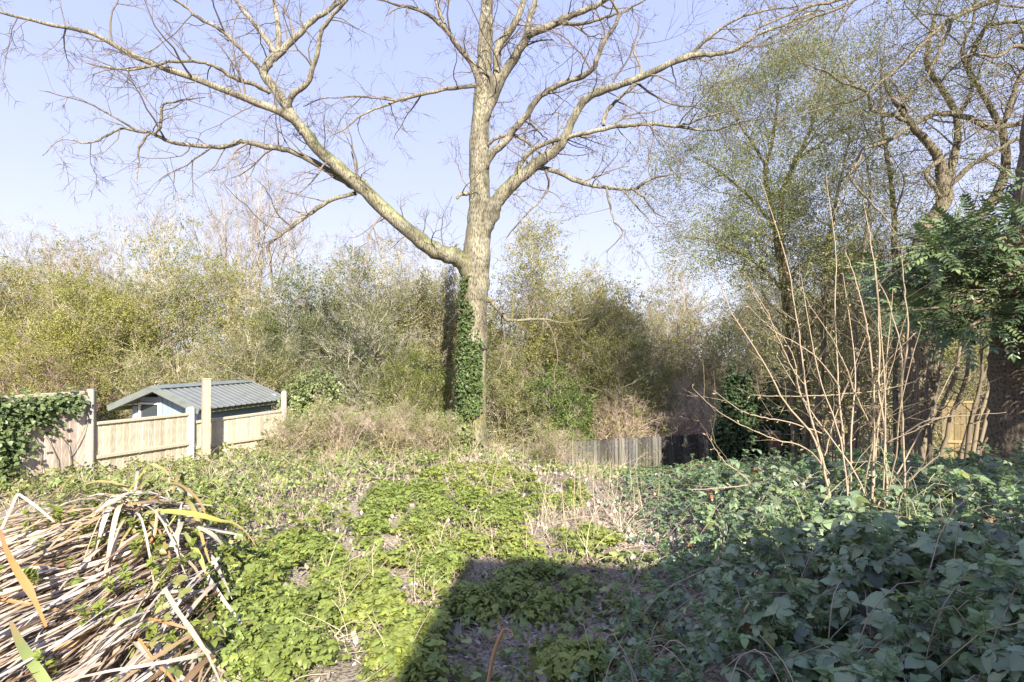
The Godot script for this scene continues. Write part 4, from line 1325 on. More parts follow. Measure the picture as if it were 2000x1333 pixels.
func ground_plants() -> void:
	rng.seed = 81
	# bright green cushions, each patch a stand of its own
	var patches := [
		[[452, 1130, 520, 1075, 600, 1052, 668, 1064, 690, 1110, 668, 1160, 676, 1235, 660, 1310, 600, 1360, 470, 1360, 420, 1290, 430, 1200], 620],
		[[706, 985, 760, 955, 850, 960, 880, 985, 856, 1012, 780, 1030, 715, 1020], 420],
		[[815, 940, 900, 915, 1000, 910, 1045, 935, 1030, 965, 930, 975, 850, 960], 520],
		[[845, 1005, 900, 975, 1000, 978, 1050, 1010, 1040, 1035, 930, 1048, 860, 1035], 380],
		[[690, 1048, 745, 1030, 760, 1060, 745, 1082, 700, 1076], 90],
		[[762, 1050, 840, 1030, 860, 1075, 850, 1130, 790, 1135, 680, 1150, 690, 1110, 770, 1095], 240],
		[[655, 1170, 720, 1150, 782, 1180, 775, 1225, 720, 1260, 660, 1230], 190],
		[[730, 1275, 760, 1220, 840, 1180, 890, 1200, 860, 1250, 780, 1300, 735, 1345], 210],
		[[790, 1135, 870, 1100, 910, 1115, 880, 1160, 800, 1165], 110],
		[[940, 1070, 1010, 1050, 1060, 1075, 1050, 1100, 960, 1098], 90],
		[[1080, 1060, 1150, 1045, 1210, 1070, 1190, 1100, 1100, 1090], 80],
		[[880, 1180, 1000, 1110, 1140, 1110, 1150, 1180, 1060, 1240, 950, 1230, 880, 1215], 200],
		[[1000, 1320, 1080, 1270, 1170, 1290, 1150, 1350, 1010, 1360], 120],
		[[860, 1050, 940, 1060, 930, 1095, 860, 1100], 60],
		[[1030, 960, 1120, 950, 1160, 985, 1100, 1010, 1040, 1000], 130],
		[[740, 1345, 830, 1290, 850, 1330, 820, 1370, 745, 1370], 70],
	]
	var t := thing("green_ground_cover", "bright lime-green cushions of low lobed leaves over the sunlit clearing", "ground cover", Vector3(-0.6, ground(-0.6, 4.5), -4.5), "", "stuff")
	var kinds := ["cushion_a", "cushion_b"]
	var ts := [[], []]
	var cs := [[], []]
	for patch in patches:
		var c0 := Color(0.29, 0.36, 0.085).lerp(Color(0.38, 0.41, 0.09), rng.randf())
		for p in inside(patch[0], int(patch[1] * 1.45)):
			var gap := lump.get_noise_2d(p.x * 100.0 + 500.0, p.z * 100.0)
			if gap < -0.05 + rr(-0.07, 0.07):
				continue
			var k := rng.randi() % 2
			var hump := clampf(gap + 0.07, 0.0, 0.4) * 0.2
			ts[k].append(along(p + Vector3.UP * hump, Vector3.UP + rv() * 0.25, rr(0, TAU), rr(0.7, 1.2)))
			cs[k].append(shade(c0.lerp(Color(0.21, 0.30, 0.09), rng.randf() * 0.6), rr(0.8, 1.2)))
	# stragglers
	for p in inside([560, 1000, 1000, 880, 1250, 930, 1260, 1100, 1180, 1360, 420, 1360, 420, 1150], 200):
		ts[0].append(along(p, Vector3.UP + rv() * 0.3, rr(0, TAU), rr(0.4, 0.8)))
		cs[0].append(shade(Color(0.17, 0.25, 0.05), rr(0.7, 1.2)))
	for k in 2:
		copies("leaves", meshes[kinds[k]], M.young, t, ts[k], cs[k])
	# fallen leaves
	var lt := []
	var lc := []
	for p in inside([380, 1000, 700, 900, 960, 870, 1300, 880, 1420, 1000, 1300, 1360, 0, 1360, 0, 1100], 5200):
		lt.append(along(p, Vector3.UP + rv() * 0.1, rr(0, TAU), rr(0.7, 1.2)))
		lc.append(shade(Color(0.43, 0.35, 0.27).lerp(Color(0.60, 0.53, 0.46), rng.randf()), rr(0.5, 1.2)))
	var l := copies("leaf_litter", meshes.litter, M.dead, self, lt, lc)
	tag(l, "pale brown fallen leaves carpeting the clearing between the green cushions", "leaf litter")
	# dry grass, thick on the left bank and thin elsewhere
	var dt := [[], []]
	var dc := [[], []]
	var areas := [
		[[400, 900, 560, 860, 900, 870, 940, 900, 860, 930, 700, 960, 690, 1040, 560, 1060, 440, 1090, 380, 1000], 620],
		[[700, 900, 960, 880, 1130, 900, 1260, 960, 1240, 1060, 1080, 1050, 1000, 1000, 900, 920], 170],
		[[520, 800, 700, 790, 940, 850, 940, 900, 560, 900], 300],
		[[0, 930, 400, 905, 420, 960, 0, 1010], 160],
		[[950, 870, 1060, 872, 1060, 905, 960, 910], 120],
		[[600, 1080, 900, 1040, 1200, 1000, 1200, 1120, 900, 1150, 700, 1360, 640, 1360], 90],
	]
	for a in areas:
		for p in inside(a[0], a[1]):
			var k := 0 if rng.randf() < 0.6 else 1
			dt[k].append(along(p, Vector3.UP + rv() * 0.3, rr(0, TAU), rr(0.5, 1.15)))
			dc[k].append(shade(Color(0.58, 0.49, 0.35).lerp(Color(0.48, 0.39, 0.29), rng.randf()), rr(0.75, 1.2)))
	var dg := thing("dry_grass", "bleached dry grass and dead stalks tangled over the left bank", "dry grass", Vector3(-3, ground(-3, 7), -7), "", "stuff")
	copies("stalks", meshes.tuft_a, M.dead, dg, dt[0], dc[0])
	copies("blades", meshes.tuft_b, M.dead, dg, dt[1], dc[1])
	# mixed ivy and bramble running over the left bank and the slope below the fence
	var bt := [[], []]
	var bc := [[], []]
	var banks := [
		[[400, 910, 560, 870, 900, 870, 940, 890, 860, 925, 700, 950, 690, 1040, 560, 1060, 440, 1090, 400, 1020], 3200, 0.3],
		[[520, 780, 700, 770, 920, 830, 920, 880, 560, 890], 1700, 0.45],
		[[0, 925, 400, 900, 430, 980, 300, 1000, 0, 990], 1000, 0.3],
		[[-600, 905, 20, 915, 0, 1000, -600, 1040], 1500, 0.3],
		[[430, 1090, 560, 1060, 470, 1200, 430, 1330, 380, 1330, 390, 1150], 220, 0.15],
		[[940, 880, 1060, 880, 1300, 890, 1420, 890, 1420, 960, 1200, 960, 1040, 920], 900, 0.2],
		[[860, 868, 1000, 872, 1160, 890, 1240, 940, 1130, 950, 1000, 915, 900, 905], 1300, 0.15],
		[[880, 1180, 1010, 1110, 1180, 1080, 1300, 1100, 1330, 1360, 860, 1360, 830, 1290], 230, 0.1],
	]
	for a in banks:
		for p in inside(a[0], a[1]):
			var k := rng.randi() % 2
			var hump: float = a[2] * (0.5 + lump.get_noise_2d(p.x * 90.0, p.z * 90.0)) * sqrt(rng.randf())
			bt[k].append(along(p + Vector3.UP * maxf(hump, 0.02), Vector3.UP + rv() * 0.5, rr(0, TAU), rr(0.6, 1.15) * (1.0 if k == 0 else 0.85)))
			bc[k].append(shade(Color(0.14, 0.20, 0.055).lerp(Color(0.26, 0.28, 0.085), rng.randf()), rr(0.7, 1.3)))
	var bk := thing("bank_undergrowth", "low tangle of ivy and young bramble over the sunlit left bank", "undergrowth", Vector3(-3.5, ground(-3.5, 8), -8), "", "stuff")
	copies("ivy_leaves", meshes.ivy_b, M.leafy, bk, bt[0], bc[0])
	copies("bramble_leaves", meshes.bramble_5, M.leafy, bk, bt[1], bc[1])
	var sticks := Shape.new()
	for p in inside([400, 1000, 560, 870, 900, 850, 960, 880, 1250, 900, 1260, 1080, 900, 960, 700, 980, 560, 1080], 620):
		var d := (Vector3.UP * rr(0.1, 1.2) + rv()).normalized()
		d.y = absf(d.y)
		var l2 := rr(0.25, 0.95)
		var q := catmull([p, p + d * l2 * 0.5 + rv() * 0.04, p + d * l2 + rv() * 0.1], [0.0042, 0.0035, 0.0015], 4, 0.006)
		sticks.tube(q[0], q[1], 4, shade(Color(0.46, 0.38, 0.29), rr(0.6, 1.2)))
	for p in inside([640, 1100, 900, 1040, 1250, 1000, 1300, 1360, 640, 1360], 420):
		var d := Vector3(rr(-1, 1), rr(0.0, 0.25), rr(-1, 1)).normalized()
		var l2 := rr(0.1, 0.4)
		var q := catmull([p + Vector3.UP * 0.015, p + d * l2 * 0.5 + rv() * 0.03 + Vector3.UP * 0.02, p + d * l2 + rv() * 0.05], [0.003, 0.0025, 0.0012], 3, 0.004)
		sticks.tube(q[0], q[1], 4, shade(Color(0.42, 0.34, 0.26), rr(0.5, 1.2)))
	part("dead_stems", sticks, M.twig, bk, "stuff")
	# a dead bent stalk near the camera
	var g := at(955, 1345, 2.55)
	var ds := thing("dead_stalk", "single bent orange-brown dead stalk at the bottom centre of the clearing", "stalk", Vector3(g.x, ground(g.x, 2.55), g.z))
	var st := Shape.new()
	for line in [[[950, 1360, 9, 958, 1310, 8, 970, 1260, 7, 984, 1230, 6], 0], [[984, 1230, 4, 996, 1232, 4, 1002, 1240, 3, 998, 1247, 2], 0], [[982, 1236, 4, 975, 1215, 3, 973, 1202, 2], 0], [[978, 1246, 4, 962, 1246, 3, 955, 1250, 2], 0], [[983, 1238, 3, 988, 1250, 2], 0]]:
		var q := traced(line[0], 2.55, 2.5, 4, 0.001)
		st.tube(q[0], q[1], 5, Color(0.42, 0.25, 0.12))
	part("stem", st, M.twig, ds)
	# tall pale stalks in the middle distance
	for k in 11:
		var px: float = [1056, 1100, 1125, 1148, 1166, 1185, 1205, 1236, 1250, 1262, 1282][k]
		var foot := ground_at(px, rr(985, 1040))
		var o := thing("dry_stalk", "pale dry stalk standing in the clearing, %s of the eleven there" % ["leftmost", "second from the left", "third from the left", "fourth from the left", "fifth from the left", "middle one", "fifth from the right", "fourth from the right", "third from the right", "second from the right", "rightmost"][k], "stalk", foot, "dry stalks in the clearing")
		var top := foot + Vector3(rr(-0.12, 0.12), rr(0.35, 0.75), rr(-0.1, 0.1))
		var q := catmull([foot - Vector3.UP * 0.05, foot.lerp(top, 0.5) + rv() * 0.03, top], [0.006, 0.005, 0.0035], 4, 0.004)
		var s := Shape.new()
		s.tube(q[0], q[1], 5, shade(Color(0.46, 0.36, 0.25), rr(0.8, 1.1)))
		part("stem", s, M.twig, o)

# ---------------------------------------------------------------- the collapsed strap-leaved plant and its slabs
func flax_top(x: float, zf: float) -> float:
	var d := Vector2(x + 3.3, zf - 4.6).length()
	return ground(x, zf) + 0.36 * exp(-d * d / 2.2)

func flax() -> void:
	rng.seed = 91
	var t := thing("flax_plant", "collapsed strap-leaved plant, mostly bleached dead leaves, at the lower left", "plant", Vector3(-3.45, ground(-3.45, 4.9), -4.9))
	var rest := Shape.new()
	var straw := [Color(0.50, 0.43, 0.35), Color(0.46, 0.38, 0.30), Color(0.54, 0.48, 0.42), Color(0.32, 0.22, 0.13), Color(0.40, 0.31, 0.22), Color(0.48, 0.43, 0.38), Color(0.24, 0.16, 0.10), Color(0.44, 0.35, 0.27)]
	for k in 1750:
		var a := rr(-1.25, 1.25) + 0.25 * rr(-1, 1)
		var spin := a * 0.28 + (rr(-1.0, 1.0) if rng.randf() < 0.12 else 0.0)
		var q := Vector3(rr(-1.9, 1.6), 0, rr(-1.3, 1.9))
		var p := Vector3(-3.2, 0, -4.5) + q
		if p.x > -2.35 + (p.z + 4.5) * 0.55 or q.length() > 2.5:
			continue
		var away := Vector3(p.x + 2.75, 0, p.z + 5.3)
		var dir := (away.normalized() * 0.75 + Vector3(-0.38, 0, 0.62)).normalized().rotated(Vector3.UP, spin)
		var l := rr(0.45, 1.1)
		var pts := PackedVector3Array()
		var ws := PackedFloat32Array()
		var w := rr(0.008, 0.025) * rr(0.6, 1.0)
		var lift := rr(0.0, 0.06) + (rr(0.03, 0.14) if rng.randf() < 0.2 else 0.0)
		var bend := rr(-0.12, 0.12)
		for m in 6:
			var f := m / 5.0
			var o := p + dir.rotated(Vector3.UP, bend * f) * l * f
			o.y = flax_top(o.x, -o.z) + lift + 0.03 * sin(f * PI) + rr(0.0, 0.012)
			o.x = minf(o.x, -2.05 + (o.z + 4.5) * 0.5 - 0.12 * f)
			pts.append(o)
			ws.append(w * (1.0 - 0.75 * f * f))
		var col: Color = straw[rng.randi() % straw.size()]
		var s := Shape.new() if k < 230 else rest
		for m in 6:
			ws[m] *= rr(0.6, 1.25)
		s.strap(pts, ws, (Vector3.UP + rv() * 0.7).normalized(), rr(0.0, 0.5), [shade(col, rr(0.6, 1.2)), shade(col, rr(0.95, 1.3)), shade(col, rr(0.6, 1.1)), shade(col, rr(0.7, 1.1))])
		if k < 230:
			part("dead_leaf", s, M.dead, t)
	# longer limp leaves that hang out of the crown of the plant
	var crown := at(292, 985, 4.75)
	for k in 85:
		var a := rr(-2.0, 1.7)
		var dir := Vector3(-0.75, 0, 0.66).rotated(Vector3.UP, a)
		var l := rr(0.6, 1.5) if a > -0.9 else rr(0.4, 0.75)
		var w := rr(0.007, 0.017)
		var pts := PackedVector3Array()
		var ws := PackedFloat32Array()
		var turn := rr(-0.2, 0.2)
		var rise := rr(0.02, 0.2)
		var q0 := crown + Vector3(rr(-0.3, 0.25), rr(-0.12, 0.02), rr(-0.3, 0.25))
		for m in 8:
			var f := m / 7.0
			var o := q0 + dir.rotated(Vector3.UP, turn * f) * l * f
			o.y += rise * sin(f * PI * 0.9) * 1.2 - 0.34 * f * f * l
			o.y = maxf(o.y, flax_top(o.x, -o.z) + 0.03 + rr(0.0, 0.02))
			pts.append(o)
			ws.append(w * (0.6 + 0.9 * sin(f * PI * 0.8)) * rr(0.85, 1.1) * (1.0 - 0.7 * f * f))
		var col: Color = [Color(0.47, 0.39, 0.29), Color(0.52, 0.46, 0.38), Color(0.36, 0.25, 0.15), Color(0.34, 0.32, 0.22), Color(0.28, 0.24, 0.1)][rng.randi() % 5]
		var s := Shape.new()
		s.strap(pts, ws, (Vector3.UP + rv() * 0.6).normalized(), rr(0.1, 0.6), [shade(col, 0.7), shade(col, rr(0.85, 1.15)), shade(col, rr(0.8, 1.15)), col.lerp(Color(0.3, 0.18, 0.08), rng.randf())])
		part("dead_leaf", s, M.dead, t)
	part("dead_leaves", rest, M.dead, t, "stuff")
	# leaves that still stand, traced: x, y, width, again and again; depth at foot and tip
	var olive := Color(0.26, 0.27, 0.06)
	var green := Color(0.14, 0.17, 0.055)
	var orange := Color(0.32, 0.16, 0.05)
	var brown := Color(0.22, 0.14, 0.07)
	var grey := Color(0.36, 0.33, 0.25)
	var live := [
		[[285, 1002, 8, 310, 1000, 16, 345, 1001, 20, 395, 1009, 19, 430, 1018, 12, 455, 1022, 7, 480, 1040, 4, 500, 1068, 2], 4.3, 3.9, [olive, Color(0.29, 0.28, 0.07), Color(0.28, 0.23, 0.06), brown], 0.25],
		[[225, 1005, 8, 255, 955, 10, 285, 918, 12, 296, 908, 9, 312, 914, 8, 326, 924, 8, 331, 946, 4], 4.8, 4.6, [olive, Color(0.33, 0.30, 0.1), brown], 0.3],
		[[245, 985, 8, 270, 955, 13, 300, 928, 16, 318, 921, 8], 4.7, 4.5, [green, olive], 0.3],
		[[205, 1040, 8, 250, 985, 10, 300, 955, 11, 340, 945, 8, 372, 962, 8, 392, 985, 6, 402, 1010, 2], 4.6, 4.3, [olive, green, brown, orange], 0.3],
		[[258, 1000, 8, 290, 980, 9, 320, 960, 7, 338, 950, 3], 4.5, 4.4, [brown, brown], 0.3],
		[[306, 995, 8, 304, 1030, 9, 296, 1055, 10, 262, 1078, 9, 232, 1102, 7, 215, 1110, 3], 4.2, 4.0, [orange, Color(0.36, 0.19, 0.08), brown], 0.3],
		[[355, 1020, 12, 345, 1045, 18, 328, 1085, 20, 318, 1120, 17, 305, 1180, 12, 292, 1220, 5], 4.2, 3.8, [Color(0.2, 0.2, 0.16), grey, Color(0.28, 0.21, 0.12), brown], 0.15],
		[[310, 1035, 6, 322, 1065, 9, 330, 1090, 8, 322, 1140, 6], 4.1, 3.9, [brown, Color(0.3, 0.16, 0.06)], 0.3],
		[[360, 1040, 8, 375, 1065, 17, 390, 1090, 15, 402, 1120, 8, 415, 1140, 3], 4.2, 4.0, [green, olive, Color(0.3, 0.27, 0.09)], 0.25],
		[[385, 1030, 10, 410, 1042, 14, 428, 1058, 9, 438, 1072, 3], 4.3, 4.1, [grey, Color(0.25, 0.25, 0.2), brown], 0.2],
		[[400, 1030, 8, 440, 1040, 11, 468, 1046, 3], 4.4, 4.2, [grey, grey], 0.2],
		[[0, 1035, 8, 10, 1070, 12, 30, 1110, 19, 55, 1150, 23, 70, 1180, 13, 90, 1225, 6], 3.4, 3.0, [brown, orange, Color(0.38, 0.21, 0.08), orange], 0.25],
		[[20, 1215, 8, 38, 1255, 24, 62, 1295, 30, 92, 1340, 30, 120, 1400, 18], 2.9, 2.6, [brown, green, Color(0.22, 0.26, 0.09), green], 0.15],
		[[-20, 1168, 10, 70, 1184, 12, 150, 1200, 10, 215, 1204, 4], 3.3, 3.4, [orange, Color(0.34, 0.2, 0.1), brown], 0.3],
		[[270, 1248, 6, 300, 1290, 9, 330, 1320, 8, 350, 1350, 5], 2.95, 2.7, [orange, Color(0.4, 0.2, 0.08), orange], 0.3],
		[[320, 1150, 14, 350, 1200, 13, 390, 1250, 12, 430, 1310, 10, 450, 1340, 6], 3.2, 2.9, [Color(0.34, 0.28, 0.21), Color(0.37, 0.31, 0.24), Color(0.28, 0.22, 0.16)], 0.5],
		[[290, 1210, 8, 330, 1218, 11, 375, 1232, 4], 3.2, 3.1, [orange, Color(0.38, 0.24, 0.14)], 0.3],
		[[75, 985, 5, 110, 960, 7, 145, 925, 4], 5.0, 5.0, [brown, Color(0.28, 0.18, 0.08)], 0.3],
		[[2, 1035, 8, 18, 1000, 9, 34, 965, 8], 3.9, 4.1, [Color(0.40, 0.35, 0.28), Color(0.42, 0.37, 0.30)], 0.3],
		[[36, 966, 7, 70, 990, 8, 105, 1020, 5], 4.1, 4.0, [Color(0.48, 0.43, 0.36), Color(0.44, 0.38, 0.31)], 0.3],
		[[120, 1010, 8, 140, 995, 13, 148, 988, 4], 4.5, 4.5, [orange, Color(0.45, 0.2, 0.06)], 0.2],
		[[240, 1160, 5, 280, 1090, 7, 320, 1040, 6, 345, 1005, 3], 4.0, 4.2, [olive, Color(0.3, 0.25, 0.1)], 0.3],
		[[180, 1290, 5, 240, 1230, 8, 300, 1150, 7, 330, 1110, 3], 3.2, 3.8, [Color(0.55, 0.45, 0.33), olive], 0.3],
		[[340, 1075, 6, 380, 1110, 8, 402, 1160, 7, 406, 1190, 3], 4.0, 3.7, [grey, brown, Color(0.35, 0.22, 0.12)], 0.3],
	]
	for l in live:
		var px: Array = l[0]
		var p := []
		var w := []
		var k := px.size() / 3
		for m in k:
			var d := lerpf(l[1], l[2], float(m) / (k - 1))
			var v := at(px[m * 3], px[m * 3 + 1], d)
			v.y = maxf(v.y, ground(v.x, -v.z) + 0.03)
			p.append(v)
			w.append(px[m * 3 + 2] * 0.3 * d / FOCAL)
		var q := catmull(p, w, 4, 0.0)
		var s := Shape.new()
		s.strap(q[0], q[1], Vector3(0.15, 0.75, 0.6).normalized(), l[4], l[3])
		part("leaf", s, M.blade, t)
	# bramble that grows through it
	var ts := []
	var cs := []
	var sh_t := []
	var sh_c := []
	for k in 800:
		var x := rr(-4.9, -1.7)
		var zf := rr(2.7, 6.0)
		if lump.get_noise_2d(x * 80.0, zf * 80.0 + 77.0) < -0.02:
			continue
		var p := Vector3(x, flax_top(x, zf) + rr(0.05, 0.16), -zf)
		if rng.randf() < 0.45:
			ts.append(along(p, Vector3.UP + Vector3(0.1, 0, 0.3) + rv() * 0.5, rr(0, TAU), rr(0.6, 1.0)))
			cs.append(shade(Color(0.17, 0.22, 0.05).lerp(Color(0.22, 0.2, 0.06), rng.randf()), rr(0.8, 1.2)))
		else:
			sh_t.append(along(p, Vector3.UP + rv() * 0.6, rr(0, TAU), rr(0.8, 1.5)))
			sh_c.append(shade(Color(0.24, 0.29, 0.06), rr(0.8, 1.2)))
	var b := thing("young_bramble", "fresh yellow-green bramble sprigs threading up through the bleached straps", "bramble", Vector3(-3.3, ground(-3.3, 4.4), -4.4))
	copies("leaves", meshes.bramble_3, M.leafy, b, ts, cs)
	copies("shoots", meshes.shoot, M.young, b, sh_t, sh_c)
	# two grey slabs
	var g := 0
	for sl in [[335, 1212, 0.24, 0.2, 0.5, "flat grey stone slab lying among the bleached straps"], [372, 1290, 0.15, 0.28, -0.2, "narrow mossy stone slab beside the lower end of the bleached straps"]]:
		var p := ground_at(sl[0], sl[1])
		var o := thing("stone_slab", sl[5], "slab", p, "stone slabs by the flax plant")
		var s := Shape.new()
		var n := 9
		var ring := []
		for k in n:
			var a := TAU * k / n
			ring.append(Vector3(cos(a) * sl[2] * rr(0.55, 0.7), 0, sin(a) * sl[3] * rr(0.55, 0.7)).rotated(Vector3.UP, sl[4]))
		var col := Color(0.34, 0.31, 0.29) if g == 0 else Color(0.36, 0.33, 0.27)
		for k in n:
			var a: Vector3 = ring[k]
			var c: Vector3 = ring[(k + 1) % n]
			s.tri(p + Vector3.UP * 0.06, p + c * 0.94 + Vector3.UP * 0.055, p + a * 0.94 + Vector3.UP * 0.055, col)
			s.quad(p + a * 0.94 + Vector3.UP * 0.055, p + c * 0.94 + Vector3.UP * 0.055, p + c + Vector3.UP * 0.04, p + a + Vector3.UP * 0.04, col)
			s.quad(p + a + Vector3.UP * 0.04, p + c + Vector3.UP * 0.04, p + c - Vector3.UP * 0.05, p + a - Vector3.UP * 0.05, col)
		part("stone", s, M.concrete, o)
		g += 1

# ---------------------------------------------------------------- hedge and far trees
func row(called: String, label: String, px: float, top: float, half: float, d: float, o: Dictionary, group := "") -> void:
	var b := at(px, 690, d)
	b.y = ground(b.x, d)
	var h := at(px, top, d).y - b.y
	shrub(called, label, o.get("cat", "tree"), group, b, h, half * d / FOCAL, o)

func hedge() -> void:
	var yel := Color(0.34, 0.325, 0.09)
	var oli := Color(0.33, 0.315, 0.12)
	var gre := Color(0.20, 0.225, 0.08)
	var dul := Color(0.32, 0.295, 0.14)
	var straw := Color(0.42, 0.37, 0.25)
	var dark := Color(0.31, 0.27, 0.19)
	var grey := Color(0.40, 0.37, 0.28)
	var stem := Color(0.36, 0.30, 0.21)
	# far bare trees first
	row("ash_tree", "tall pale leafless tree with upswept twigs rising above the hedge", 490, 330, 105, 38.0, {"seed": 101, "stems": 9, "stem": Color(0.34, 0.29, 0.24), "twig": Color(0.34, 0.31, 0.27), "twigs": 460, "spray": 1.5, "flat": 0.35, "low": 0.35, "r": 0.11, "per": 2, "br": 2.2, "rise": 0.9}, "")
	row("bare_tree", "faint bare tree behind the hedge, left of the tall pale one", 300, 408, 80, 42.0, {"seed": 102, "stems": 8, "stem": Color(0.34, 0.31, 0.25), "twig": Color(0.33, 0.31, 0.26), "twigs": 230, "spray": 1.5, "flat": 0.4, "low": 0.4, "r": 0.1, "per": 2, "br": 2.0, "rise": 0.9}, "")
	row("bare_tree", "faint bare tree behind the hedge near the left edge", 90, 448, 120, 42.0, {"seed": 103, "stems": 9, "stem": Color(0.34, 0.29, 0.24), "twig": Color(0.33, 0.31, 0.26), "twigs": 260, "spray": 1.5, "flat": 0.3, "low": 0.4, "r": 0.1, "per": 2, "br": 2.0, "rise": 0.9}, "")
	row("bare_tree", "faint bare tree behind the hedge just left of the big trunk", 740, 455, 130, 40.0, {"seed": 104, "stems": 9, "stem": Color(0.34, 0.29, 0.24), "twig": Color(0.33, 0.31, 0.26), "twigs": 220, "spray": 1.5, "flat": 0.3, "low": 0.4, "r": 0.1, "per": 2, "br": 2.0, "rise": 0.9}, "")
	# hedge row, left to right
	row("hedge_tree", "yellow-green budding thorn at the left end of the hedge", -20, 540, 130, 20.0, {"seed": 111, "stems": 9, "stem": stem, "twig": straw, "twigs": 434, "leaves": 1530, "leaf_a": yel, "leaf_b": oli, "low": 0.1})
	row("hedge_tree", "tall straw-coloured twiggy thorn second from the left in the hedge", 150, 478, 120, 22.0, {"seed": 112, "stems": 10, "stem": stem, "twig": Color(0.36, 0.29, 0.22), "twigs": 589, "leaves": 1054, "leaf_a": oli, "leaf_b": dul, "low": 0.12})
	row("hedge_tree", "low bright yellow-green bush in front of the taller hedge at left", 140, 575, 110, 18.5, {"seed": 113, "stems": 9, "stem": stem, "twig": straw, "twigs": 260, "leaves": 1615, "leaf_a": yel, "leaf_b": Color(0.26, 0.28, 0.06), "low": 0.1})
	row("hedge_tree", "broad olive budding hedge tree behind the shed roof", 330, 475, 120, 22.0, {"seed": 114, "stems": 11, "stem": stem, "twig": straw, "twigs": 558, "leaves": 1445, "leaf_a": yel, "leaf_b": gre, "low": 0.12})
	row("hedge_tree", "thin open hedge tree with sky showing through near the hanging branch", 480, 545, 90, 22.5, {"seed": 115, "stems": 8, "stem": stem, "twig": straw, "twigs": 297, "leaves": 714, "leaf_a": oli, "leaf_b": yel, "low": 0.15})
	row("hedge_tree", "grey-green leafy hedge tree right of the hanging branch", 610, 500, 85, 21.5, {"seed": 116, "stems": 9, "stem": stem, "twig": grey, "twigs": 403, "leaves": 1394, "leaf_a": gre, "leaf_b": Color(0.13, 0.17, 0.06), "low": 0.1})
	row("hedge_tree", "grey-brown twiggy hedge tree left of the ivy-clad trunk", 745, 500, 105, 20.5, {"seed": 117, "stems": 12, "stem": grey, "twig": grey, "twigs": 713, "leaves": 1346, "leaf_a": dul, "leaf_b": gre, "low": 0.1})
	row("hedge_tree", "bushy hedge tree hidden partly behind the ivy-clad trunk", 860, 545, 90, 21.0, {"seed": 118, "stems": 10, "stem": stem, "twig": straw, "twigs": 496, "leaves": 1428, "leaf_a": oli, "leaf_b": dul, "low": 0.1})
	row("hedge_tree", "large domed olive thicket just right of the big trunk", 1060, 488, 140, 20.5, {"seed": 119, "stems": 13, "stem": stem, "twig": straw, "twigs": 744, "leaves": 2754, "leaf_a": oli, "leaf_b": yel, "low": 0.1, "flat": 0.5})
	row("hedge_tree", "shorter brownish thicket at the right shoulder of the olive dome", 1190, 565, 95, 21.5, {"seed": 120, "stems": 9, "stem": stem, "twig": straw, "twigs": 465, "leaves": 1897, "leaf_a": oli, "leaf_b": dul, "low": 0.08})
	row("hedge_tree", "bare brown rounded tree closing the gap right of the olive dome", 1325, 548, 95, 24.0, {"seed": 121, "stems": 10, "stem": grey, "twig": Color(0.36, 0.29, 0.21), "twigs": 682, "leaves": 1105, "leaf_a": dul, "leaf_b": oli, "low": 0.1, "flat": 0.5})
	row("hedge_tree", "dim bushy tree behind the slender stems at right", 1480, 560, 120, 21.0, {"seed": 122, "stems": 10, "stem": stem, "twig": dark, "twigs": 496, "leaves": 1190, "leaf_a": gre, "leaf_b": oli, "low": 0.08})
	row("hedge_tree", "shaded green thicket behind the rail fence at right", 1650, 540, 130, 20.0, {"seed": 123, "stems": 10, "stem": stem, "twig": dark, "twigs": 465, "leaves": 1530, "leaf_a": gre, "leaf_b": oli, "low": 0.05})
	row("hedge_tree", "leafy thicket at the far right behind the furrowed trunk", 1880, 480, 150, 17.0, {"seed": 124, "stems": 11, "stem": stem, "twig": dark, "twigs": 496, "leaves": 1700, "leaf_a": gre, "leaf_b": oli, "low": 0.05})
	# slender pale stems that tangle behind the budding sapling
	for m in [
		["scrub_tree", "tangle of slender yellow-green stems left of the budding sapling's tips", 1500, 545, 90, 17.8, 181, 420],
		["scrub_tree", "tangle of slender pale stems rising behind the middle of the budding sapling", 1610, 430, 110, 12.8, 182, 520],
		["scrub_tree", "tangle of slender stems between the budding sapling and the thick grey trunk", 1710, 400, 90, 12.2, 183, 420],
	]:
		row(m[0], m[1], m[2], m[3], m[4], m[5], {"seed": m[6], "stems": 8, "stem": Color(0.33, 0.29, 0.18), "twig": Color(0.32, 0.28, 0.17), "twigs": 120, "leaves": int(m[7] * 0.5), "leaf_a": Color(0.26, 0.29, 0.09), "leaf_b": Color(0.17, 0.21, 0.07), "low": 0.3, "r": 0.02, "spray": 0.75, "flat": 0.4, "leaf_mesh": "leaf_small"})
	# lower fringe in front of the hedge
	row("fringe_shrub", "bramble-brown low shrub behind the left fence panel", 80, 690, 110, 16.5, {"cat": "shrub", "seed": 131, "stems": 9, "stem": dark, "twig": Color(0.28, 0.2, 0.17), "twigs": 260, "leaves": 646, "leaf_a": yel, "leaf_b": oli, "low": 0.05, "spray": 0.6})
	row("fringe_shrub", "twiggy low shrub directly behind the shed roof", 330, 665, 150, 18.5, {"cat": "shrub", "seed": 132, "stems": 10, "stem": dark, "twig": straw, "twigs": 372, "leaves": 714, "leaf_a": gre, "leaf_b": oli, "low": 0.05, "spray": 0.7})
	row("fringe_shrub", "dense low shrub between shed and ivy mound", 500, 650, 90, 17.5, {"cat": "shrub", "seed": 133, "stems": 9, "stem": dark, "twig": straw, "twigs": 297, "leaves": 612, "leaf_a": gre, "leaf_b": oli, "low": 0.05, "spray": 0.7})
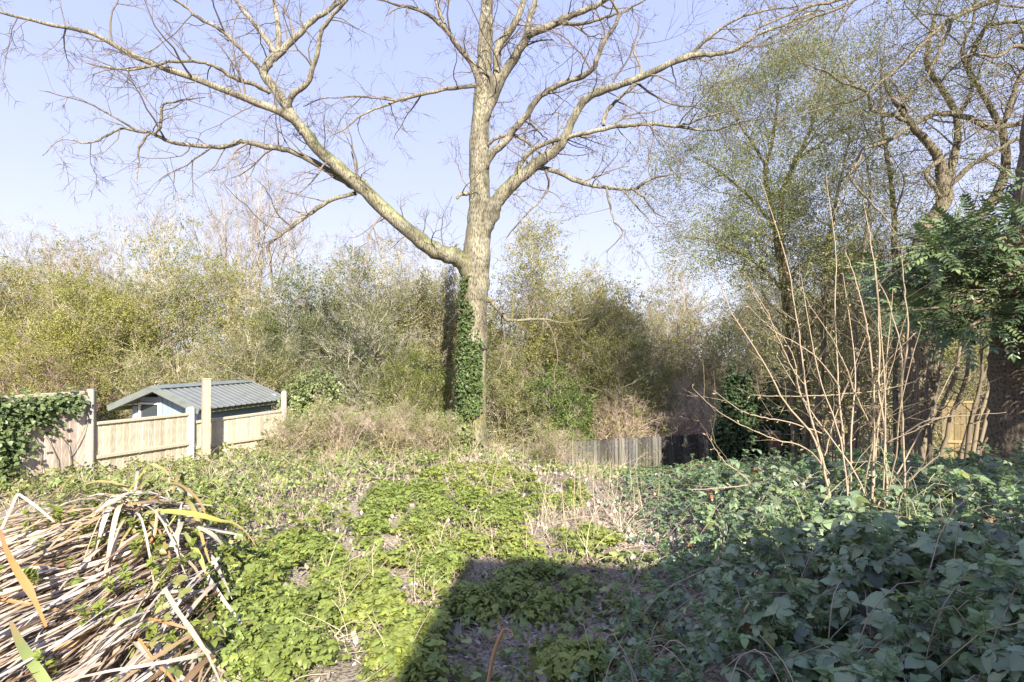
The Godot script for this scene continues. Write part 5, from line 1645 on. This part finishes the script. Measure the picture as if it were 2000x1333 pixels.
	row("fringe_shrub", "dark grey-green tangle below the shadow stripes on the hedge", 700, 630, 95, 17.5, {"cat": "shrub", "seed": 134, "stems": 10, "stem": dark, "twig": grey, "twigs": 434, "leaves": 714, "leaf_a": gre, "leaf_b": Color(0.11, 0.14, 0.06), "low": 0.05, "spray": 0.7})
	row("fringe_shrub", "yellow-green low bush just left of the ivy-clad trunk", 810, 690, 65, 16.5, {"cat": "shrub", "seed": 135, "stems": 8, "stem": dark, "twig": straw, "twigs": 161, "leaves": 714, "leaf_a": Color(0.24, 0.27, 0.05), "leaf_b": gre, "low": 0.05, "spray": 0.6})
	row("fringe_shrub", "thin brown shrub just right of the big trunk's foot", 985, 700, 60, 17.0, {"cat": "shrub", "seed": 136, "stems": 8, "stem": dark, "twig": straw, "twigs": 235, "leaves": 680, "leaf_a": gre, "leaf_b": oli, "low": 0.05, "spray": 0.6})
	row("fringe_shrub", "twiggy scrub filling the hedge foot below the olive dome", 1180, 680, 110, 18.5, {"cat": "shrub", "seed": 137, "stems": 10, "stem": dark, "twig": straw, "twigs": 384, "leaves": 1224, "leaf_a": oli, "leaf_b": gre, "low": 0.05, "spray": 0.7})
	row("fringe_shrub", "brown leafless scrub at the foot of the bare rounded tree", 1330, 690, 90, 20.5, {"cat": "shrub", "seed": 138, "stems": 9, "stem": dark, "twig": Color(0.32, 0.25, 0.18), "twigs": 384, "leaves": 306, "leaf_a": oli, "leaf_b": gre, "low": 0.05, "spray": 0.7})
	row("holly_bush", "dark glossy evergreen bush in front of the olive dome", 1085, 755, 62, 16.8, {"cat": "shrub", "seed": 139, "stems": 8, "stem": dark, "twig": dark, "twigs": 120, "leaves": 520, "leaf_a": Color(0.06, 0.11, 0.025), "leaf_b": Color(0.12, 0.17, 0.035), "low": 0.05, "spray": 0.6, "leaf_mesh": "leaf_big", "leaf_mat": "glossy"})
	row("dead_brush", "heap of pale pinkish dry branches above the paling fence", 1330, 762, 62, 17.9, {"cat": "brush", "seed": 140, "stems": 16, "stem": Color(0.46, 0.36, 0.29), "twig": Color(0.48, 0.40, 0.32), "twigs": 230, "low": 0.1, "spray": 0.75, "r": 0.02, "lean": Vector3(0.12, 0, 0)})
	row("dead_brush", "lower spread of dry pinkish twigs left of the taller dead heap", 1210, 800, 70, 17.4, {"cat": "brush", "seed": 141, "stems": 14, "stem": Color(0.44, 0.34, 0.27), "twig": Color(0.46, 0.36, 0.28), "twigs": 300, "leaves": 60, "leaf_a": oli, "leaf_b": yel, "low": 0.1, "spray": 0.7, "r": 0.016})
	for m in [
		["dry_scrub", "pale dry scrub between the ivy mound and the low ivy hummock", 665, 800, 60, 12.0, 191],
		["dry_scrub", "dry bramble tangle midway along the bank left of the big tree", 765, 815, 60, 11.5, 192],
		["dry_scrub", "dry stems standing close in front of the ivy-clad trunk's foot", 845, 835, 45, 11.3, 193],
		["dry_scrub", "dry twigs and bramble at the foot of the last fence post", 575, 830, 50, 11.6, 194],
		["dry_scrub", "small dry tangle in front of the far paling fence, nearest the big tree", 1075, 872, 42, 10.8, 195],
	]:
		row(m[0], m[1], m[2], m[3], m[4], m[5], {"cat": "scrub", "seed": m[6], "stems": 16, "stem": Color(0.42, 0.34, 0.24), "twig": Color(0.44, 0.36, 0.26), "twigs": 130, "leaves": 110, "leaf_a": Color(0.2, 0.23, 0.07), "leaf_b": Color(0.28, 0.28, 0.09), "low": 0.1, "spray": 0.42, "r": 0.007, "br": 0.45, "flat": 0.3, "leaf_mesh": "leaf_a", "twig_mesh": "twig_b"})
	# ivy mounds
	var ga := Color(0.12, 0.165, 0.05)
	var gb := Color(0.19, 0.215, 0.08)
	for m in [
		["ivy_mound", "tall sunlit ivy mound swallowing the end of the garden fence", 612, 13.4, Vector3(0.95, 1.75, 0.8), 1500, 151],
		["ivy_mound", "low ivy hummock on the bank between the fence and the big tree", 725, 12.8, Vector3(0.8, 0.95, 0.7), 900, 152],
		["ivy_mound", "pale green ivy hummock against the foot of the ivy-clad trunk", 868, 12.2, Vector3(0.62, 0.85, 0.6), 800, 153],
		["ivy_mound", "ivy spilling over the foot of the middle fence panel", 480, 12.4, Vector3(0.55, 0.65, 0.4), 420, 154],
	]:
		var b := at(m[2], 690, m[3])
		b.y = ground(b.x, m[3])
		mound(m[0], m[1], "ivy", "", b, m[4], m[5], "ivy_b", M.leafy, ga, gb, m[6])
	var bb := at(1442, 690, 13.6)
	bb.y = ground(bb.x, 13.6)
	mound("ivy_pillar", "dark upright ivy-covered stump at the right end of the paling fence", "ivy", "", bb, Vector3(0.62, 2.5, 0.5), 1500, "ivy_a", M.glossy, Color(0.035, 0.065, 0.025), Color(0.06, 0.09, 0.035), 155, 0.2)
	var b2 := at(1525, 690, 15.2)
	b2.y = ground(b2.x, 15.2)
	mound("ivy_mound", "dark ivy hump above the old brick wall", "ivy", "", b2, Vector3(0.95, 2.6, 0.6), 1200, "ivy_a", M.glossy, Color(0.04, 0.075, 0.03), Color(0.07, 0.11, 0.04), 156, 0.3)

# ---------------------------------------------------------------- the house behind the camera, and a tree beside it
func house() -> void:
	rng.seed = 161
	var c := Vector3(1.48, 0, 3.85)
	var ex := Vector3(0.9902, 0, 0.14)
	var ez := Vector3(-0.14, 0, 0.9902)
	var t := thing("house", "two-storey brick house with hipped tiled roof just behind the viewpoint", "house", c)
	var wide := 7.2
	var deep := 8.0
	var high := 5.25
	var basis := Basis(ex, Vector3.UP, ez)
	var mid := c + ex * (wide * 0.5 + 0.3) + ez * (deep * 0.5 + 0.3)
	var s := Shape.new()
	s.box(Transform3D(basis, mid + Vector3.UP * (high * 0.5 - 0.3)), Vector3(wide - 0.2, high + 0.4, deep - 0.2), Color(0.30, 0.17, 0.11))
	part("wall", s, M.brick, t)
	s = Shape.new()
	var e := [c + Vector3.UP * high, c + ex * (wide + 0.6) + Vector3.UP * high, c + ex * (wide + 0.6) + ez * (deep + 0.6) + Vector3.UP * high, c + ez * (deep + 0.6) + Vector3.UP * high]
	var r1 := c + ex * (wide * 0.5 + 0.3) + ez * 3.9 + Vector3.UP * (high + 2.2)
	var r2 := c + ex * (wide * 0.5 + 0.3) + ez * (deep - 3.0) + Vector3.UP * (high + 2.2)
	var tile := Color(0.2, 0.1, 0.07)
	s.tri(e[0], e[1], r1, tile)
	s.tri(e[2], e[3], r2, tile)
	s.quad(e[1], e[2], r2, r1, tile)
	s.quad(e[3], e[0], r1, r2, tile)
	s.quad(e[3] - Vector3.UP * 0.12, e[2] - Vector3.UP * 0.12, e[1] - Vector3.UP * 0.12, e[0] - Vector3.UP * 0.12, tile)
	for k in 4:
		var a: Vector3 = e[k]
		var b: Vector3 = e[(k + 1) % 4]
		s.quad(a, a - Vector3.UP * 0.12, b - Vector3.UP * 0.12, b, tile)
	part("roof", s, M.brick, t)
	for k in 4:
		var w := Shape.new()
		var p := c + ex * (2.1 if k % 2 == 0 else 5.5) + ez * 0.385 + Vector3.UP * (1.2 if k < 2 else 3.8)
		w.box(Transform3D(basis, p), Vector3(1.4, 1.2, 0.06), Color(0.75, 0.75, 0.73), 0.01)
		var wf := part("window", w, M.painted, t)
		var g := Shape.new()
		g.box(Transform3D(basis, p - ez * 0.034), Vector3(1.24, 1.04, 0.01), Color(0.04, 0.05, 0.06))
		part("pane", g, M.glass, wf)

func boundary_trees() -> void:
	for k in 1:
		var b: Vector3 = [Vector3(6.9, 0, 0.1), Vector3(7.5, 0, -4.8)][k]
		b.y = ground(b.x, -b.z)
		shrub("boundary_tree", "dense leafy tree beyond the right edge whose shade crosses the brambles", "tree", "", b, [6.6, 6.2][k], 1.6, {"seed": 171 + k, "stems": 8, "stem": Color(0.2, 0.16, 0.11), "twig": Color(0.2, 0.16, 0.11), "twigs": 200, "leaves": 900, "leaf_a": Color(0.06, 0.1, 0.03), "leaf_b": Color(0.09, 0.13, 0.04), "low": 0.5, "leaf_mesh": "leaf_big", "leaf_mat": "glossy", "gaps": -0.4})

# ---------------------------------------------------------------- ground and far land
func land() -> void:
	var s := Shape.new()
	var xs := []
	var zs := []
	var x := 0.0
	var st := 0.09
	while x < 90.0:
		xs.append(x)
		x += st
		st *= 1.035
	var full := []
	for k in range(xs.size() - 1, 0, -1):
		full.append(-xs[k])
	full.append_array(xs)
	var z := 0.6
	st = 0.07
	zs = [-30.0, -18.0, -10.0, -6.0, -3.5, -2.0, -1.0, -0.3, 0.2]
	while z < 190.0:
		zs.append(z)
		z += st
		st *= 1.03
	var w := full.size()
	for zf in zs:
		for gx in full:
			var y := ground(gx, zf)
			s.v.append(Vector3(gx, y, -zf))
			var e := 0.05
			s.n.append(Vector3(ground(gx - e, zf) - ground(gx + e, zf), 2 * e, ground(gx, zf + e) - ground(gx, zf - e)).normalized())
			var m := lump.get_noise_2d(gx * 30.0 + 50.0, zf * 30.0)
			var green := smoothstep(14.0, 24.0, zf) * 0.6
			s.c.append(Color(0.40, 0.335, 0.26).lerp(Color(0.27, 0.225, 0.165), clampf(0.5 + m, 0, 1)).lerp(Color(0.24, 0.21, 0.12), green))
	for a in zs.size() - 1:
		for k in w - 1:
			var q := a * w + k
			s.i.append_array([q, q + w, q + 1, q + 1, q + w, q + w + 1])
	var o := part("ground", s, M.soil, self)
	tag(o, "", "", "", "structure")

func _ready() -> void:
	var cam := Camera3D.new()
	cam.name = "camera"
	cam.position = Vector3(0, EYE, 0)
	cam.rotation_degrees = Vector3(PITCH, 0, 0)
	cam.fov = rad_to_deg(2.0 * atan(666.5 / FOCAL))
	cam.near = 0.05
	cam.far = 500.0
	add_child(cam)
	cam.current = true
	var we := WorldEnvironment.new()
	we.name = "environment"
	var env := Environment.new()
	env.background_mode = Environment.BG_SKY
	var sm := ProceduralSkyMaterial.new()
	sm.sky_top_color = Color(0.205, 0.25, 0.455).linear_to_srgb()
	sm.sky_horizon_color = Color(0.455, 0.475, 0.535).linear_to_srgb()
	sm.sky_curve = 0.2
	sm.ground_horizon_color = Color(0.40, 0.42, 0.42).linear_to_srgb()
	sm.ground_bottom_color = Color(0.16, 0.14, 0.1).linear_to_srgb()
	sm.sun_angle_max = 1.0
	sm.energy_multiplier = 0.92
	var sky := Sky.new()
	sky.sky_material = sm
	env.sky = sky
	env.tonemap_mode = Environment.TONE_MAPPER_LINEAR
	env.tonemap_exposure = 2.8
	env.sdfgi_enabled = true
	env.ssao_enabled = true
	env.ssil_enabled = true
	we.environment = env
	add_child(we)
	var sun := DirectionalLight3D.new()
	sun.name = "sun"
	var az := deg_to_rad(12.0)
	var el := deg_to_rad(31.0)
	var dir := Vector3(-sin(az) * cos(el), -sin(el), -cos(az) * cos(el))
	sun.transform = Transform3D(Basis.looking_at(dir, Vector3.UP), Vector3(0, 20, 0))
	sun.light_energy = 1.48
	sun.light_color = Color(1.0, 0.965, 0.90)
	sun.light_angular_distance = 0.5
	sun.shadow_enabled = true
	add_child(sun)

	lump.seed = 5
	lump.frequency = 0.02
	lump.fractal_octaves = 3
	materials_and_sprays()
	land()
	big_tree()
	hedge()
	right_trees()
	left_fence()
	shed()
	far_fence()
	house()
	boundary_trees()
	sapling()
	brambles()
	ground_plants()
	flax()

func materials_and_sprays() -> void:
	var bark_grain := grain(3, 512, 0.02, 0.25, 1.65)
	var fine := grain(4, 512, 0.03, 0.7, 1.25)
	M.bark = paint(Color.WHITE, 0.95)
	rough_skin(M.bark, bark_grain, Vector3(3.2, 0.7, 3.2), 2.2)
	M.bark_dark = paint(Color.WHITE, 0.95)
	rough_skin(M.bark_dark, bark_grain, Vector3(3.0, 1.6, 3.0), 1.2)
	M.stem = paint(Color.WHITE, 0.95)
	M.twig = paint(Color.WHITE, 0.85)
	M.wood = paint(Color.WHITE, 0.85)
	rough_skin(M.wood, grain(6, 512, 0.02, 0.7, 1.22), Vector3(5.0, 0.6, 5.0), 0.3)
	M.concrete = paint(Color.WHITE, 0.95)
	rough_skin(M.concrete, fine, Vector3(2.5, 2.5, 2.5), 0.4)
	M.brick = paint(Color.WHITE, 0.95)
	rough_skin(M.brick, fine, Vector3(3, 3, 3), 0.3)
	M.painted = paint(Color.WHITE, 0.6)
	M.tin = paint(Color.WHITE, 0.42)
	rough_skin(M.tin, grain(8, 256, 0.02, 0.85, 1.12), Vector3(0.7, 0.7, 0.7), 0.0)
	M.soil = paint(Color.WHITE, 1.0)
	rough_skin(M.soil, grain(9, 1024, 0.03, 0.5, 1.45), Vector3(0.9, 0.9, 0.9), 3.0)
	M.glass = paint(Color.WHITE, 0.08)
	M.young = foliage(0.5, 0.9)
	M.leafy = foliage(0.45, 0.5)
	M.glossy = foliage(0.46, 0.3, 0.4)
	M.shiny = foliage(0.3, 0.4)
	M.dark_leaf = foliage(0.36, 0.35)
	M.dead = foliage(0.8, 0.4, 0.2)
	M.blade = foliage(0.42, 0.35)
	meshes.twig_a = twig_spray(201, 3, 0.011)
	meshes.leaf_a = leaf_spray(202, 54, 0.066)
	meshes.leaf_small = leaf_spray(203, 48, 0.05)
	meshes.leaf_big = leaf_spray(204, 40, 0.085)
	meshes.ivy_a = ivy_cluster(205, 9, 0.075, 0.11)
	meshes.ivy_b = ivy_cluster(206, 10, 0.06, 0.12)
	meshes.cushion_a = cushion(207, 11, 0.034, 0.1, 0.11)
	meshes.cushion_b = cushion(208, 12, 0.029, 0.1, 0.09)
	meshes.bramble_3 = bramble_leaf(209, 3)
	meshes.bramble_3b = bramble_leaf(210, 3)
	meshes.bramble_5 = bramble_leaf(211, 5)
	meshes.shoot = shoot(212)
	meshes.tuft_a = dry_tuft(213, 9, 0.5, 0.8)
	meshes.tuft_b = dry_tuft(214, 12, 0.35, 1.5)
	meshes.litter = litter_patch(215, 9)
	meshes.frond = frond(216)
	meshes.twig_b = twig_spray(217, 6, 0.006)
